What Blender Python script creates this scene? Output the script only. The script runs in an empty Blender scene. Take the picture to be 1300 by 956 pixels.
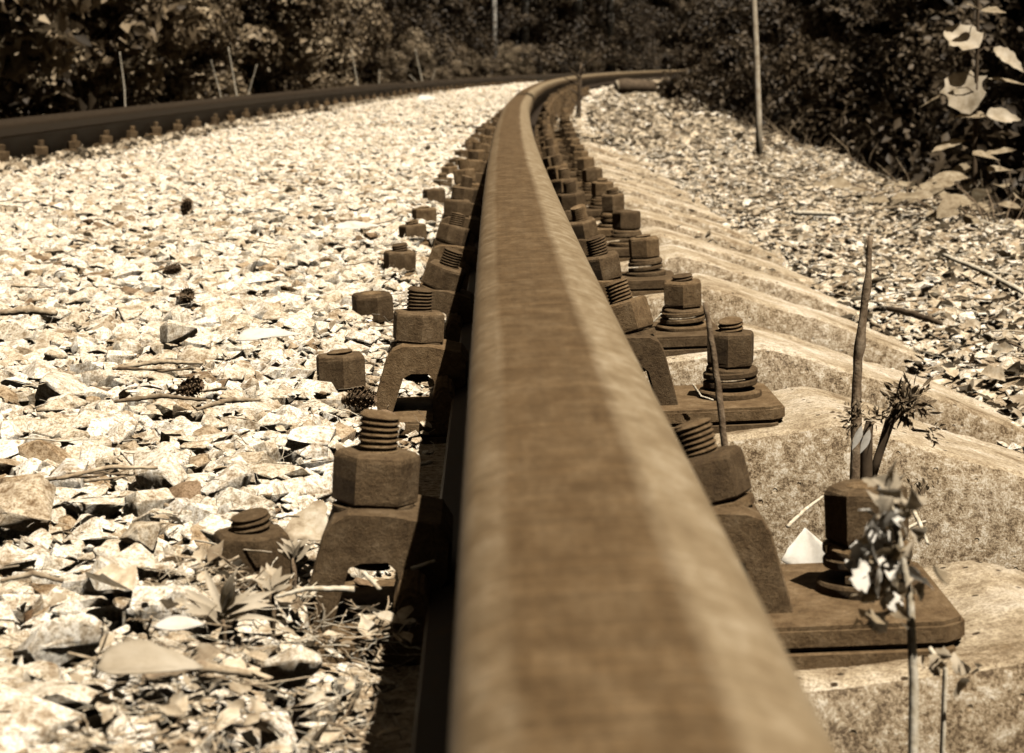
import bpy, bmesh, math, random
import numpy as np
from mathutils import Vector, Matrix, Euler, noise
random.seed(7); rng = np.random.default_rng(7)
PI = math.pi
sc = bpy.context.scene
COL = sc.collection

# ------------------------------------------------------------------ camera
F = 2700.0; CX, CY = 650.0, 433.0
CAM = Vector((-0.033, 0.0, 0.288))
PITCH = math.atan((CY - 82) / F); YAW = math.radians(0.83)
cam_d = bpy.data.cameras.new("camera"); cam = bpy.data.objects.new("camera", cam_d); COL.objects.link(cam)
cam.location = CAM; cam.rotation_euler = (PI/2 - PITCH, 0, -YAW)
cam_d.sensor_width = 36; cam_d.lens = F/1300*36; cam_d.shift_y = -45/1300
cam_d.clip_start = 0.02; cam_d.clip_end = 2000
cam_d.dof.use_dof = True; cam_d.dof.focus_distance = 1.7; cam_d.dof.aperture_fstop = 26
sc.camera = cam
_M = cam.rotation_euler.to_matrix()
_R, _U, _B = _M.col[0].copy(), _M.col[1].copy(), _M.col[2].copy()
def ray(px, py): return (-_B)*F + _R*(px-CX) - _U*(py-CY)
def at(px, py, D):
    r = ray(px, py); return CAM + r*(D/r.y)
def atz(px, py, z):
    r = ray(px, py); return CAM + r*((z-CAM.z)/r.z)

# ------------------------------------------------------------------ track frame
R = 270.0
GA = 1.59; DROP = 0.052
def tp(u, d, z=0.0):                       # lateral offset to the right of the near rail, distance along it
    a = d/R
    return Vector((R - (R-u)*math.cos(a), (R-u)*math.sin(a), z))
def ud(x, y):
    return R - np.hypot(x-R, y), R*np.arctan2(y, R-x)
ROWS = [0.48, 1.12, 1.80, 2.27, 2.85, 3.33, 3.72, 4.2]
while ROWS[-1] < 58: ROWS.append(ROWS[-1]+0.50)
rows_np = np.array(ROWS)

# ------------------------------------------------------------------ object helpers
def lab(o, label=None, cat=None, group=None, kind=None):
    if label: o['label'] = label
    if cat: o['category'] = cat
    if group: o['group'] = group
    if kind: o['kind'] = kind
    return o
def mk(name, V, Fc, mat, parent=None, smooth=True, link=True):
    me = bpy.data.meshes.new(name)
    me.from_pydata([tuple(v) for v in V], [], [tuple(f) for f in Fc]); me.update()
    if smooth: me.polygons.foreach_set('use_smooth', [True]*len(me.polygons))
    if mat: me.materials.append(mat)
    o = bpy.data.objects.new(name, me)
    if link: COL.objects.link(o)
    if parent: o.parent = parent
    return o
def from_bm(name, bm, mat, parent=None, smooth=False):
    me = bpy.data.meshes.new(name); bm.to_mesh(me); bm.free()
    if smooth: me.polygons.foreach_set('use_smooth', [True]*len(me.polygons))
    me.materials.append(mat)
    o = bpy.data.objects.new(name, me); COL.objects.link(o)
    if parent: o.parent = parent
    return o
def empty(name, loc, rot=(0,0,0), **k):
    o = bpy.data.objects.new(name, None); COL.objects.link(o)
    o.location = loc; o.rotation_euler = rot; o.empty_display_size = .02
    return lab(o, **k)
def copy_tree(o, parent=None):
    c = o.copy(); COL.objects.link(c); c.parent = parent
    for ch in list(o.children): copy_tree(ch, c)
    return c
class G:                                    # geometry collector
    def __init__(s): s.V = []; s.F = []
    def add(s, V, Fc):
        n = len(s.V); s.V += [tuple(v) for v in V]; s.F += [tuple(i+n for i in f) for f in Fc]
    def tube(s, P, rad, k=7, cap=True, rough=0):
        P = [Vector(p) for p in P]; n = len(P)
        if not hasattr(rad, '__len__'): rad = [rad]*n
        V = []; up = Vector((0.3, 0.2, 1)).normalized()
        for i, p in enumerate(P):
            t = (P[min(i+1, n-1)] - P[max(i-1, 0)]).normalized()
            a = t.cross(up)
            if a.length < .05: a = t.cross(Vector((1, 0, 0)))
            a.normalize(); b = t.cross(a)
            for j in range(k):
                th = 2*PI*j/k; r = rad[i]*(1+rough*random.uniform(-1, 1))
                V.append(p + a*math.cos(th)*r + b*math.sin(th)*r)
        Fc = [(i*k+j, i*k+(j+1) % k, (i+1)*k+(j+1) % k, (i+1)*k+j) for i in range(n-1) for j in range(k)]
        if cap: Fc += [tuple(range(k))[::-1], tuple((n-1)*k+j for j in range(k))]
        s.add(V, Fc)
    def lathe(s, prof, k=32, z0=0, M=None):
        V = []; n = len(prof)
        for r, z in prof:
            for j in range(k):
                th = 2*PI*j/k; v = Vector((r*math.cos(th), r*math.sin(th), z+z0)); V.append(M @ v if M else v)
        Fc = [(i*k+j, i*k+(j+1) % k, (i+1)*k+(j+1) % k, (i+1)*k+j) for i in range(n-1) for j in range(k)]
        Fc += [tuple(range(k))[::-1], tuple((n-1)*k+j for j in range(k))]
        s.add(V, Fc)
    def leaf(s, base, direc, nrm, L, W, shape='ovate', curl=.2, cup=.2, jag=0, n=7, m=4):
        y = Vector(direc).normalized(); nr = Vector(nrm); x = y.cross(nr)
        if x.length < 1e-3: x = y.orthogonal()
        x.normalize(); nr = x.cross(y)
        V = []; base = Vector(base)
        for i in range(n+1):
            t = i/n
            if shape == 'ovate': w = math.sin(PI*t**.72)**.85*(1-.25*t)
            elif shape == 'lance': w = math.sin(PI*t**.85)
            elif shape == 'round': w = math.sin(PI*t**.8)**.6
            else: w = max(0, 1-abs(t-.28)/.72 if t > .28 else (t/.28)**.6)
            w = max(w, .02)*W*.5
            w *= 1+jag*random.uniform(-1, 1)
            for j in range(-m//2, m//2+1):
                q = j/(m/2)
                p = base + y*(L*t*(1-.15*abs(curl)*t)) + x*(q*w) + nr*(cup*abs(q)*w - curl*L*t*t*.6 + jag*.15*W*random.uniform(-1, 1)*(abs(q)))
                V.append(p)
        c = m+1 if m % 2 == 0 else m
        c = len(range(-m//2, m//2+1))
        Fc = [(i*c+j, i*c+j+1, (i+1)*c+j+1, (i+1)*c+j) for i in range(n) for j in range(c-1)]
        s.add(V, Fc)
    def obj(s, name, mat, parent=None, smooth=True): return mk(name, s.V, s.F, mat, parent, smooth)

# ------------------------------------------------------------------ materials
def mat(name, base, rough=.8, spec=.3):
    m = bpy.data.materials.new(name); m.use_nodes = True
    nt = m.node_tree; b = nt.nodes['Principled BSDF']
    b.inputs['Base Color'].default_value = (*base, 1); b.inputs['Roughness'].default_value = rough
    b.inputs['Specular IOR Level'].default_value = spec
    return m, nt, b
def N(nt, t, **k):
    n = nt.nodes.new(t)
    for a, v in k.items():
        if a in n.inputs: n.inputs[a].default_value = v
        else: setattr(n, a, v)
    return n
def ramp(nt, src, stops):
    r = nt.nodes.new('ShaderNodeValToRGB'); e = r.color_ramp.elements
    while len(e) < len(stops): e.new(.5)
    for el, (p, c) in zip(e, stops):
        el.position = p; el.color = (*c, 1) if len(c) == 3 else c
    nt.links.new(src, r.inputs[0]); return r.outputs[0]
def coords(nt, kind='Object', scale=(1, 1, 1)):
    tc = nt.nodes.new('ShaderNodeTexCoord'); mp = nt.nodes.new('ShaderNodeMapping'); mp.inputs['Scale'].default_value = scale
    nt.links.new(tc.outputs[kind], mp.inputs[0]); return mp.outputs[0]
def world_pos(nt):
    return nt.nodes.new('ShaderNodeNewGeometry').outputs['Position']
def noise_n(nt, vec, scale, detail=6, rough=.6, dist=0):
    n = nt.nodes.new('ShaderNodeTexNoise'); n.inputs['Scale'].default_value = scale; n.inputs['Detail'].default_value = detail
    n.inputs['Roughness'].default_value = rough; n.inputs['Distortion'].default_value = dist
    nt.links.new(vec, n.inputs['Vector']); return n.outputs['Fac']
def mix(nt, fac, a, b, mode='MIX'):
    m = nt.nodes.new('ShaderNodeMix'); m.data_type = 'RGBA'; m.blend_type = mode
    for i, v in ((0, fac), (6, a), (7, b)):
        if isinstance(v, (int, float)): m.inputs[i].default_value = v
        elif isinstance(v, tuple): m.inputs[i].default_value = (*v, 1)
        else: nt.links.new(v, m.inputs[i])
    return m.outputs[2]
def bump(nt, b, h, strength=.5, dist=.002):
    n = nt.nodes.new('ShaderNodeBump'); n.inputs['Strength'].default_value = strength; n.inputs['Distance'].default_value = dist
    nt.links.new(h, n.inputs['Height']); nt.links.new(n.outputs[0], b.inputs['Normal'])
def math_n(nt, op, a, b=None):
    n = nt.nodes.new('ShaderNodeMath'); n.operation = op
    for i, v in ((0, a), (1, b)):
        if v is None: continue
        if isinstance(v, (int, float)): n.inputs[i].default_value = v
        else: nt.links.new(v, n.inputs[i])
    return n.outputs[0]

# rust on plates, nuts and clamps
M_rust, nt, b = mat('rusted_iron', (.15, .09, .045), .8, .25)
p = world_pos(nt)
n1 = noise_n(nt, p, 75, 8, .75); n2 = noise_n(nt, p, 480, 5, .8)
c = ramp(nt, n1, [(.3, (.070, .041, .018)), (.48, (.140, .089, .043)), (.58, (.18, .120, .063)), (.72, (.26, .185, .108))])
c2 = mix(nt, .55, c, ramp(nt, n2, [(.38, (.42, .39, .35)), (.52, (1, 1, 1)), (.66, (1.25, 1.22, 1.18))]), 'MULTIPLY')
oi = nt.nodes.new('ShaderNodeObjectInfo')
c2 = mix(nt, 1, c2, ramp(nt, oi.outputs['Random'], [(0, (.62, .60, .56)), (.5, (.95, .95, .95)), (1, (1.25, 1.22, 1.16))]), 'MULTIPLY')
nt.links.new(c2, b.inputs['Base Color']); bump(nt, b, mix(nt, .45, n1, n2), 1.0, .0026)

# rail: worn running surface; attribute tc = (across, along, up)
M_rail, nt, b = mat('rail_steel', (.17, .12, .07), .55, .3)
at_ = nt.nodes.new('ShaderNodeAttribute'); at_.attribute_name = 'tc'
mp = nt.nodes.new('ShaderNodeMapping'); mp.inputs['Scale'].default_value = (3, 1, 1); nt.links.new(at_.outputs['Vector'], mp.inputs[0])
mp2 = nt.nodes.new('ShaderNodeMapping'); mp2.inputs['Scale'].default_value = (22, 420, 22); nt.links.new(at_.outputs['Vector'], mp2.inputs[0])
mp3 = nt.nodes.new('ShaderNodeMapping'); mp3.inputs['Scale'].default_value = (300, 3, 300); nt.links.new(at_.outputs['Vector'], mp3.inputs[0])
na = noise_n(nt, mp.outputs[0], 34, 7, .65); ns = noise_n(nt, mp2.outputs[0], 1, 5, .65); nl = noise_n(nt, mp3.outputs[0], 1, 4, .6); nf = noise_n(nt, at_.outputs['Vector'], 700, 4, .7)
base = ramp(nt, na, [(.32, (.085, .050, .021)), (.5, (.112, .069, .031)), (.66, (.145, .094, .046))])
base = mix(nt, .6, base, ramp(nt, ns, [(.36, (.66, .64, .6)), (.5, (.95, .95, .95)), (.64, (1.4, 1.36, 1.3))]), 'MULTIPLY')
base = mix(nt, .6, base, ramp(nt, nf, [(.36, (.5, .47, .42)), (.46, (1, 1, 1)), (.62, (1.15, 1.15, 1.15)), (.7, (1.6, 1.6, 1.55))]), 'MULTIPLY')
base = mix(nt, .15, base, ramp(nt, nl, [(.35, (.5, .5, .5)), (.6, (1.2, 1.2, 1.2))]), 'MULTIPLY')
sp = nt.nodes.new('ShaderNodeSeparateXYZ'); nt.links.new(at_.outputs['Vector'], sp.inputs[0])
mpw = nt.nodes.new('ShaderNodeMapping'); mpw.inputs['Scale'].default_value = (40, 5, 1); nt.links.new(at_.outputs['Vector'], mpw.inputs[0])
wob = math_n(nt, 'MULTIPLY', math_n(nt, 'SUBTRACT', noise_n(nt, mpw.outputs[0], 1, 3, .5), .5), .006)
xx = math_n(nt, 'ADD', sp.outputs[0], wob)
# burnished bands along both shoulders of the head, with their own wandering edges
mr = nt.nodes.new('ShaderNodeMapRange'); mr.inputs[1].default_value = .0105; mr.inputs[2].default_value = .0165; nt.links.new(xx, mr.inputs[0])
ml = nt.nodes.new('ShaderNodeMapRange'); ml.inputs[1].default_value = -.0235; ml.inputs[2].default_value = -.027; nt.links.new(xx, ml.inputs[0])
up = nt.nodes.new('ShaderNodeMapRange'); up.inputs[1].default_value = .128; up.inputs[2].default_value = .14; nt.links.new(sp.outputs[2], up.inputs[0])
wr = math_n(nt, 'MULTIPLY', mr.outputs[0], up.outputs[0]); wl = math_n(nt, 'MULTIPLY', math_n(nt, 'MULTIPLY', ml.outputs[0], .35), up.outputs[0])
burn = ramp(nt, mix(nt, .7, ns, na), [(.36, (.27, .195, .11)), (.5, (.36, .275, .165)), (.64, (.50, .41, .28))])
base = mix(nt, math_n(nt, 'MULTIPLY', math_n(nt, 'MAXIMUM', wr, wl), .52), base, burn)
web_shade = nt.nodes.new('ShaderNodeMapRange'); web_shade.inputs[1].default_value = .108; web_shade.inputs[2].default_value = .098; nt.links.new(sp.outputs[2], web_shade.inputs[0])
base = mix(nt, web_shade.outputs[0], base, ramp(nt, na, [(.35, (.014, .008, .004)), (.55, (.026, .016, .008)), (.7, (.05, .03, .015))]))   # shade below the head painted into the web and foot colour
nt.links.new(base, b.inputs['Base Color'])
rg = nt.nodes.new('ShaderNodeMapRange'); rg.inputs[3].default_value = .5; rg.inputs[4].default_value = .72; nt.links.new(na, rg.inputs[0]); nt.links.new(rg.outputs[0], b.inputs['Roughness'])
b.inputs['Metallic'].default_value = .0
bump(nt, b, mix(nt, .5, ns, nf), .35, .0006)

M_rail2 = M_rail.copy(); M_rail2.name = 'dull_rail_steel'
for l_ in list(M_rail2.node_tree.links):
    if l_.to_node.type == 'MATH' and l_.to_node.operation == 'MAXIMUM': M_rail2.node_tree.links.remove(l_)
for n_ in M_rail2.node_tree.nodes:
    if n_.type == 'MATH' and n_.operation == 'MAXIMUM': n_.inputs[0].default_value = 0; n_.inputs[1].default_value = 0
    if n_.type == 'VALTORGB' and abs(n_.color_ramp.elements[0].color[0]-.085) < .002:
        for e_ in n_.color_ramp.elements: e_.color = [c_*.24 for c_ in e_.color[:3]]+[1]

# sleeper concrete
M_con, nt, b = mat('weathered_concrete', (.45, .37, .27), .9, .2)
p = world_pos(nt)
n1 = noise_n(nt, p, 9, 7, .7); n2 = noise_n(nt, p, 150, 6, .8); n3 = noise_n(nt, p, 520, 4, .85)
vo = nt.nodes.new('ShaderNodeTexVoronoi'); vo.inputs['Scale'].default_value = 85; nt.links.new(p, vo.inputs['Vector'])
c = ramp(nt, n1, [(.36, (.22, .155, .088)), (.47, (.46, .37, .25)), (.56, (.58, .49, .365)), (.66, (.72, .64, .52))])
c = mix(nt, .5, c, ramp(nt, n2, [(.42, (.45, .38, .30)), (.5, (.95, .93, .9)), (.58, (1.25, 1.25, 1.25))]), 'MULTIPLY')
c = mix(nt, .7, c, ramp(nt, n3, [(.42, (.38, .31, .24)), (.5, (1, 1, 1)), (.6, (1.3, 1.3, 1.3))]), 'MULTIPLY')
hole = ramp(nt, vo.outputs['Distance'], [(.13, (.10, .075, .05)), (.20, (1, 1, 1))])
msk = math_n(nt, 'GREATER_THAN', vo.outputs['Color'], .62)
c = mix(nt, msk, c, hole, 'MULTIPLY')
gn = nt.nodes.new('ShaderNodeNewGeometry'); sx = nt.nodes.new('ShaderNodeSeparateXYZ'); nt.links.new(gn.outputs['True Normal'], sx.inputs[0])
side = nt.nodes.new('ShaderNodeMapRange'); side.inputs[1].default_value = .9; side.inputs[2].default_value = .7; nt.links.new(sx.outputs[2], side.inputs[0])
nag = mix(nt, .35, mix(nt, .5, n2, noise_n(nt, p, 70, 6, .75)), n3)
agg = ramp(nt, nag, [(.44, (.07, .042, .022)), (.485, (.28, .20, .115)), (.525, (.42, .33, .22)), (.575, (.68, .60, .48))])
c = mix(nt, math_n(nt, 'MULTIPLY', side.outputs[0], .85), c, agg)
nt.links.new(c, b.inputs['Base Color'])
hh = mix(nt, msk, nag, mix(nt, 1, nag, hole, 'MULTIPLY'))
bump(nt, b, hh, .8, .0035)

# ballast stone
def stone_mat(name, stops, speck=.8):
    m, nt, b = mat(name, (.6, .55, .47), .85, .25)
    oi = nt.nodes.new('ShaderNodeObjectInfo'); p = world_pos(nt)
    n2 = noise_n(nt, p, 210, 6, .8); n3 = noise_n(nt, p, 620, 4, .85); nb = noise_n(nt, p, 45, 6, .7)
    c = ramp(nt, oi.outputs['Random'], stops)
    c = mix(nt, speck, c, ramp(nt, n2, [(.38, (.36, .26, .16)), (.465, (.80, .73, .62)), (.53, (1.12, 1.12, 1.12))]), 'MULTIPLY')
    c = mix(nt, .7, c, ramp(nt, n3, [(.42, (.34, .27, .19)), (.5, (1.08, 1.08, 1.08))]), 'MULTIPLY')
    c = mix(nt, .85, c, ramp(nt, nb, [(.36, (.40, .31, .21)), (.46, (.92, .89, .85)), (.56, (1.15, 1.15, 1.15))]), 'MULTIPLY')
    nt.links.new(c, b.inputs['Base Color']); bump(nt, b, mix(nt, .5, n2, nb), .8, .003)
    return m
M_stone = stone_mat('pale_granite_ballast', [(0, (.40, .30, .19)), (.12, (.60, .52, .40)), (.5, (.76, .70, .59)), (1, (.86, .81, .72))])
M_stone_d = stone_mat('brown_stone', [(0, (.22, .15, .09)), (1, (.26, .18, .11))], .5)

def plain(name, cols, scale=40, rough=.85, bstr=.4, trans=0, rnd=True):
    m, nt, b = mat(name, cols[1], rough, .25)
    p = world_pos(nt); n1 = noise_n(nt, p, scale, 5, .65)
    c = ramp(nt, n1, [(.3, cols[0]), (.5, cols[1]), (.72, cols[2])])
    if rnd:
        oi = nt.nodes.new('ShaderNodeObjectInfo')
        c = mix(nt, 1, c, ramp(nt, oi.outputs['Random'], [(0, (.5, .46, .42)), (.5, (.95, .95, .95)), (1, (1.3, 1.3, 1.3))]), 'MULTIPLY')
    nt.links.new(c, b.inputs['Base Color']); bump(nt, b, n1, bstr, .002)
    if trans:
        tr = nt.nodes.new('ShaderNodeBsdfTranslucent'); nt.links.new(c, tr.inputs[0])
        ms = nt.nodes.new('ShaderNodeMixShader'); ms.inputs[0].default_value = trans
        out = nt.nodes['Material Output']; nt.links.new(b.outputs[0], ms.inputs[1]); nt.links.new(tr.outputs[0], ms.inputs[2]); nt.links.new(ms.outputs[0], out.inputs[0])
    return m
M_soil = plain('forest_soil', [(.05, .032, .018), (.10, .068, .04), (.20, .15, .095)], 60, rnd=False, bstr=.8)
nt = M_soil.node_tree; b = nt.nodes['Principled BSDF']; l0 = b.inputs['Base Color'].links[0].from_socket
aa = nt.nodes.new('ShaderNodeAttribute'); aa.attribute_name = 'sand'
sand = ramp(nt, noise_n(nt, world_pos(nt), 160, 6, .8), [(.4, (.20, .135, .075)), (.5, (.40, .30, .19)), (.6, (.62, .52, .38))])
nt.links.new(mix(nt, aa.outputs['Fac'], l0, sand), b.inputs['Base Color'])
M_litter = plain('dry_leaf_litter', [(.24, .17, .10), (.52, .42, .29), (.76, .68, .54)], 90, trans=.15)
M_twig = plain('dry_twig', [(.15, .10, .06), (.33, .25, .16), (.55, .46, .33)], 160)
M_straw = plain('pale_straw', [(.40, .32, .2), (.62, .54, .41), (.78, .72, .6)], 200, rnd=False)
M_bark = plain('dark_bark', [(.04, .026, .015), (.085, .058, .034), (.15, .105, .065)], 30, rnd=False)
M_stick = plain('stick_bark', [(.09, .055, .03), (.2, .14, .085), (.36, .28, .19)], 140, rnd=False, bstr=.9)
M_pale_bark = plain('pale_bark', [(.28, .21, .14), (.48, .40, .29), (.62, .55, .44)], 30, rnd=False)
M_cone = plain('pine_cone_scale', [(.08, .05, .025), (.2, .13, .075), (.4, .3, .19)], 160, rnd=False)
M_white_leaf = plain('bleached_leaf', [(.58, .52, .43), (.74, .69, .6), (.82, .78, .7)], 60, rnd=False, trans=.2)
M_leaf_pale = plain('pale_leaf', [(.30, .235, .15), (.48, .40, .29), (.62, .54, .42)], 30, rnd=False, trans=.25)
M_weed = plain('weed_leaf', [(.16, .115, .065), (.32, .25, .16), (.48, .40, .28)], 60, rnd=False, trans=.25)
M_darkweed = plain('withered_leaf', [(.07, .045, .025), (.18, .13, .078), (.38, .30, .2)], 80, rnd=False, trans=.15)
M_wood = plain('cut_wood', [(.3, .22, .14), (.5, .41, .29), (.66, .58, .45)], 30, rnd=False)

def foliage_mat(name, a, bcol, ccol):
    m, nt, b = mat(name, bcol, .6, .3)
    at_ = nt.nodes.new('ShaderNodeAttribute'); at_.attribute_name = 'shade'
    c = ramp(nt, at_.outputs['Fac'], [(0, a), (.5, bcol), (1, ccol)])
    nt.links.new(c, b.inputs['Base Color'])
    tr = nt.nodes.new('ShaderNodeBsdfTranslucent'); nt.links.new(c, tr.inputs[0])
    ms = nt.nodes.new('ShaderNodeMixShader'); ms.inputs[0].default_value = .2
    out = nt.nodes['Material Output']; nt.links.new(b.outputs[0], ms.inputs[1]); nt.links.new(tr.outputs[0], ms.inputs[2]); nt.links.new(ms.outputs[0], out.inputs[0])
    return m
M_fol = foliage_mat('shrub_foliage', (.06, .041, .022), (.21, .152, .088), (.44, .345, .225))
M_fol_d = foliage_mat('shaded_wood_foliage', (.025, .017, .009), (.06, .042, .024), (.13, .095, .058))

# birch
M_birch, nt, b = mat('birch_bark', (.6, .54, .44), .8, .2)
cc = coords(nt, 'Object', (6, 6, 30)); n1 = noise_n(nt, cc, 1, 5, .7)
nt.links.new(ramp(nt, n1, [(.38, (.10, .07, .045)), (.44, (.72, .66, .56)), (.7, (.84, .80, .72))]), b.inputs['Base Color'])

# ------------------------------------------------------------------ ground sheet
def sstep(a, b, x):
    t = np.clip((x-a)/(b-a), 0, 1); return t*t*(3-2*t)
def wave(x, y, s, seed=0):
    return (np.sin(x*1.7/s+seed)*np.cos(y*1.3/s+seed*2.1)+np.sin(x*.9/s-y*1.9/s+seed*.7)+np.sin((x+y)*3.1/s+seed*3)*.4)/2.4
def ground_z(x, y):
    u, d = ud(x, y)
    z = np.full_like(u, .012)
    z = z - .050*np.clip(-u, 0, 2)/1.59
    near_left = sstep(-.17, -.10, u)
    z = z - near_left*.028
    far = sstep(2.3, 4.8, d)
    valley = -.125 + far*.065 + sstep(5, 11, d)*.035
    z = z + (valley - z)*sstep(.02, .06, u)
    sh = -.125 + .045*sstep(.42, .62, u) + sstep(4, 9, d)*.02
    z = np.where(u > .3, sh*sstep(.3, .55, u)+valley*(1-sstep(.3, .55, u)), z)
    drop = np.clip(u-1.15-.12*wave(x, y, 1.1, 2), 0, None)
    z = z - np.minimum(drop*.62, 1.5)
    z = z - sstep(-1.75, -2.4, u)*.07
    z = z + wave(x, y, .35, 1)*.006 + wave(x, y, 1.6, 4)*.008*(np.abs(u) > .6)
    z = z + sstep(8, 40, np.abs(u))*1.0*0
    return z
gx = np.unique(np.concatenate([np.arange(-2.6, 2.2, .035), np.arange(-8, 8, .35), np.geomspace(8, 700, 14), -np.geomspace(8, 700, 14)]))
gy = np.unique(np.concatenate([np.arange(0, 7, .05), np.arange(7, 20, .15), np.arange(20, 70, .8), np.geomspace(70, 700, 12), -np.geomspace(.3, 300, 10)]))
X, Y = np.meshgrid(gx, gy); Z = ground_z(X, Y)
nx, ny = len(gx), len(gy)
V = np.stack([X.ravel(), Y.ravel(), Z.ravel()], 1)
ii, jj = np.meshgrid(np.arange(nx-1), np.arange(ny-1)); a0 = (jj*nx+ii).ravel()
Fc = np.stack([a0, a0+1, a0+nx+1, a0+nx], 1)
go = mk('ground', V.tolist(), Fc.tolist(), M_soil)
uu, dd = ud(X.ravel(), Y.ravel())
at0 = go.data.attributes.new('sand', 'FLOAT', 'POINT'); at0.data.foreach_set('value', (sstep(-2.6, -2.1, uu)*(1-sstep(1.0, 1.5, uu))).astype(np.float32)); lab(go, kind='structure')

# ------------------------------------------------------------------ rails
def rail_profile():
    H = .152
    pts = []
    # top of head, left to right (left corner tight, right shoulder worn wide)
    left = [(-.0350, .112), (-.0352, .138), (-.0346, .1425), (-.0332, .1462), (-.0305, .1492), (-.0278, .1503), (-.0245, .15145)]
    mid = [(-.0225, .1519), (-.012, .1521), (0, .1521), (.006, .15200), (.0095, .15175), (.0115, .15145)]
    right = [(.0135, .15105), (.0160, .15035), (.0190, .1493), (.0220, .1482), (.0250, .1468), (.0285, .1447), (.0315, .1418), (.0335, .1380), (.0348, .133), (.0352, .128), (.0355, .112)]
    top = left+mid+right
    lower_r = [(.032, .109), (.011, .101), (.0085, .094), (.0078, .07), (.0085, .036), (.014, .026), (.040, .0175), (.064, .0115), (.066, .009), (.066, 0)]
    pts = top + lower_r + [(-x, z) for x, z in lower_r[::-1]]
    return [(x*1.10-.0005 if z > .1 else x*1.05, z*1.06 if z > .1 else z) for x, z in pts]
def make_rail(name, u0, z0, incl, d0, d1, label, parent=None, m_=None):
    P = rail_profile(); k = len(P); ds = []
    d = d0
    while d < d1: ds.append(d); d += .1 if d < 4 else .4
    V = []; T = []
    for d in ds:
        wob = .0015*math.sin(d*1.7)*(d > 6)
        dip = -.012*math.exp(-((d-21.5)/.9)**2) if u0 < -1 else 0
        for x, z in P:
            xl = x - incl*(z); zl = z + incl*x          # inclined inwards
            V.append(tp(u0+xl+wob, d, z0+zl+dip)); T.append((x, d, z))
    Fc = [(i*k+j, i*k+(j+1) % k, (i+1)*k+(j+1) % k, (i+1)*k+j) for i in range(len(ds)-1) for j in range(k)]
    Fc += [tuple(range(k)), tuple((len(ds)-1)*k+j for j in range(k))[::-1]]
    o = mk(name, V, Fc, m_ or M_rail, parent)
    me = o.data
    a = me.attributes.new('tc', 'FLOAT_VECTOR', 'POINT'); a.data.foreach_set('vector', np.array(T, dtype=np.float32).ravel())
    bm = bmesh.new(); bm.from_mesh(me)
    for e in bm.edges:
        if len(e.link_faces) == 2 and e.calc_face_angle(0) > .6: e.smooth = False
    bmesh.ops.recalc_face_normals(bm, faces=bm.faces); bm.to_mesh(me); bm.free()
    return lab(o, label, 'rail')
BX = .008                                    # base centre of the near rail
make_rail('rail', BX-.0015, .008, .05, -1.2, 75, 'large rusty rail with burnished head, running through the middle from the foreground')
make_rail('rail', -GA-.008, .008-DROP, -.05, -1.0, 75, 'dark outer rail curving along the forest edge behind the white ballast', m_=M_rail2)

# ------------------------------------------------------------------ sleepers
def sleeper_mesh():
    # station x (from near rail centre), top z, half width top
    st = [(.548, -.125, .06), (.545, -.100, .085), (.525, -.090, .092), (.46, -.064, .092), (.40, -.044, .095), (.34, -.025, .097), (.29, -.009, .099), (.25, .001, .1), (.225, -.003, .1), (.205, -.0075, .1), (.15, -.0135, .1), (.1, -.018, .1), (0, -.022, .1), (-.1, -.026, .1), (-.22, -.032, .1), (-.3, -.05, .095), (-.45, -.07, .09), (-.6, -.08, .085), (-.795, -.082, .085)]
    full = st + [(-1.59-x, z, w) for x, z, w in st[::-1][1:]]
    # finer
    xs = []; 
    for (xa, za, wa), (xb, zb, wb) in zip(full[:-1], full[1:]):
        n = max(1, int(abs(xb-xa)/.011)) if xa > -.3 else 1
        for i in range(n): t = i/n; xs.append((xa+(xb-xa)*t, za+(zb-za)*t, wa+(wb-wa)*t))
    xs.append(full[-1])
    V = []; k = None
    for x, zt, w in xs:
        zb = -.235; ring = []
        nd = 8
        ring += [(-w-.045, zb), (-w-.038, zb+.05), (-w-.028, zt-.10), (-w-.020, zt-.06), (-w-.012, zt-.03), (-w-.007, zt-.012), (-w-.002, zt-.003)]
        ring += [(-w+.006+(2*w-.012)*i/8, zt) for i in range(9)]
        ring += [(w+.002, zt-.003), (w+.007, zt-.012), (w+.012, zt-.03), (w+.020, zt-.06), (w+.028, zt-.10), (w+.038, zb+.05), (w+.045, zb)]
        k = len(ring)
        for y, z in ring:
            n = noise.noise(Vector((x*14, y*14, z*14)))*.003 + noise.noise(Vector((x*60, y*60, z*60)))*.0016 + noise.noise(Vector((x*140, y*140, z*140)))*.0008
            tz = z - DROP*(-x/GA) if x < -.3 else z
            V.append((x, y*(1+n*3), tz + (n if not (-.225 < x < .212 and abs(y) < .09) else -abs(n)*.5)))
    m = len(xs)
    Fc = [(i*k+j, (i+1)*k+j, (i+1)*k+j+1, i*k+j+1) for i in range(m-1) for j in range(k-1)]
    Fc += [(i*k+k-1, (i+1)*k+k-1, (i+1)*k, i*k) for i in range(m-1)]
    Fc += [tuple(range(k)), tuple((m-1)*k+j for j in range(k))[::-1]]
    return V, Fc
Vs, Fs = sleeper_mesh()
ordn = ['nearest', 'second', 'third', 'fourth', 'fifth', 'sixth', 'seventh', 'eighth', 'ninth', 'tenth', 'eleventh', 'twelfth', 'thirteenth', 'fourteenth', 'fifteenth', 'sixteenth', 'seventeenth', 'eighteenth', 'nineteenth', 'twentieth']
tens = {20: 'twenty', 30: 'thirty', 40: 'forty', 50: 'fifty', 60: 'sixty', 70: 'seventy', 80: 'eighty', 90: 'ninety', 100: 'hundred'}
def od(n):                                   # n from 1
    if n <= 20: return ordn[n-1]
    t, r = divmod(n, 10)
    base = tens[t*10] if t <= 10 else 'hundred'
    if r == 0: return base[:-1]+'ieth' if base.endswith('y') else base+'th'
    return base+'-'+(['first']+ordn[1:])[r-1]
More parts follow.
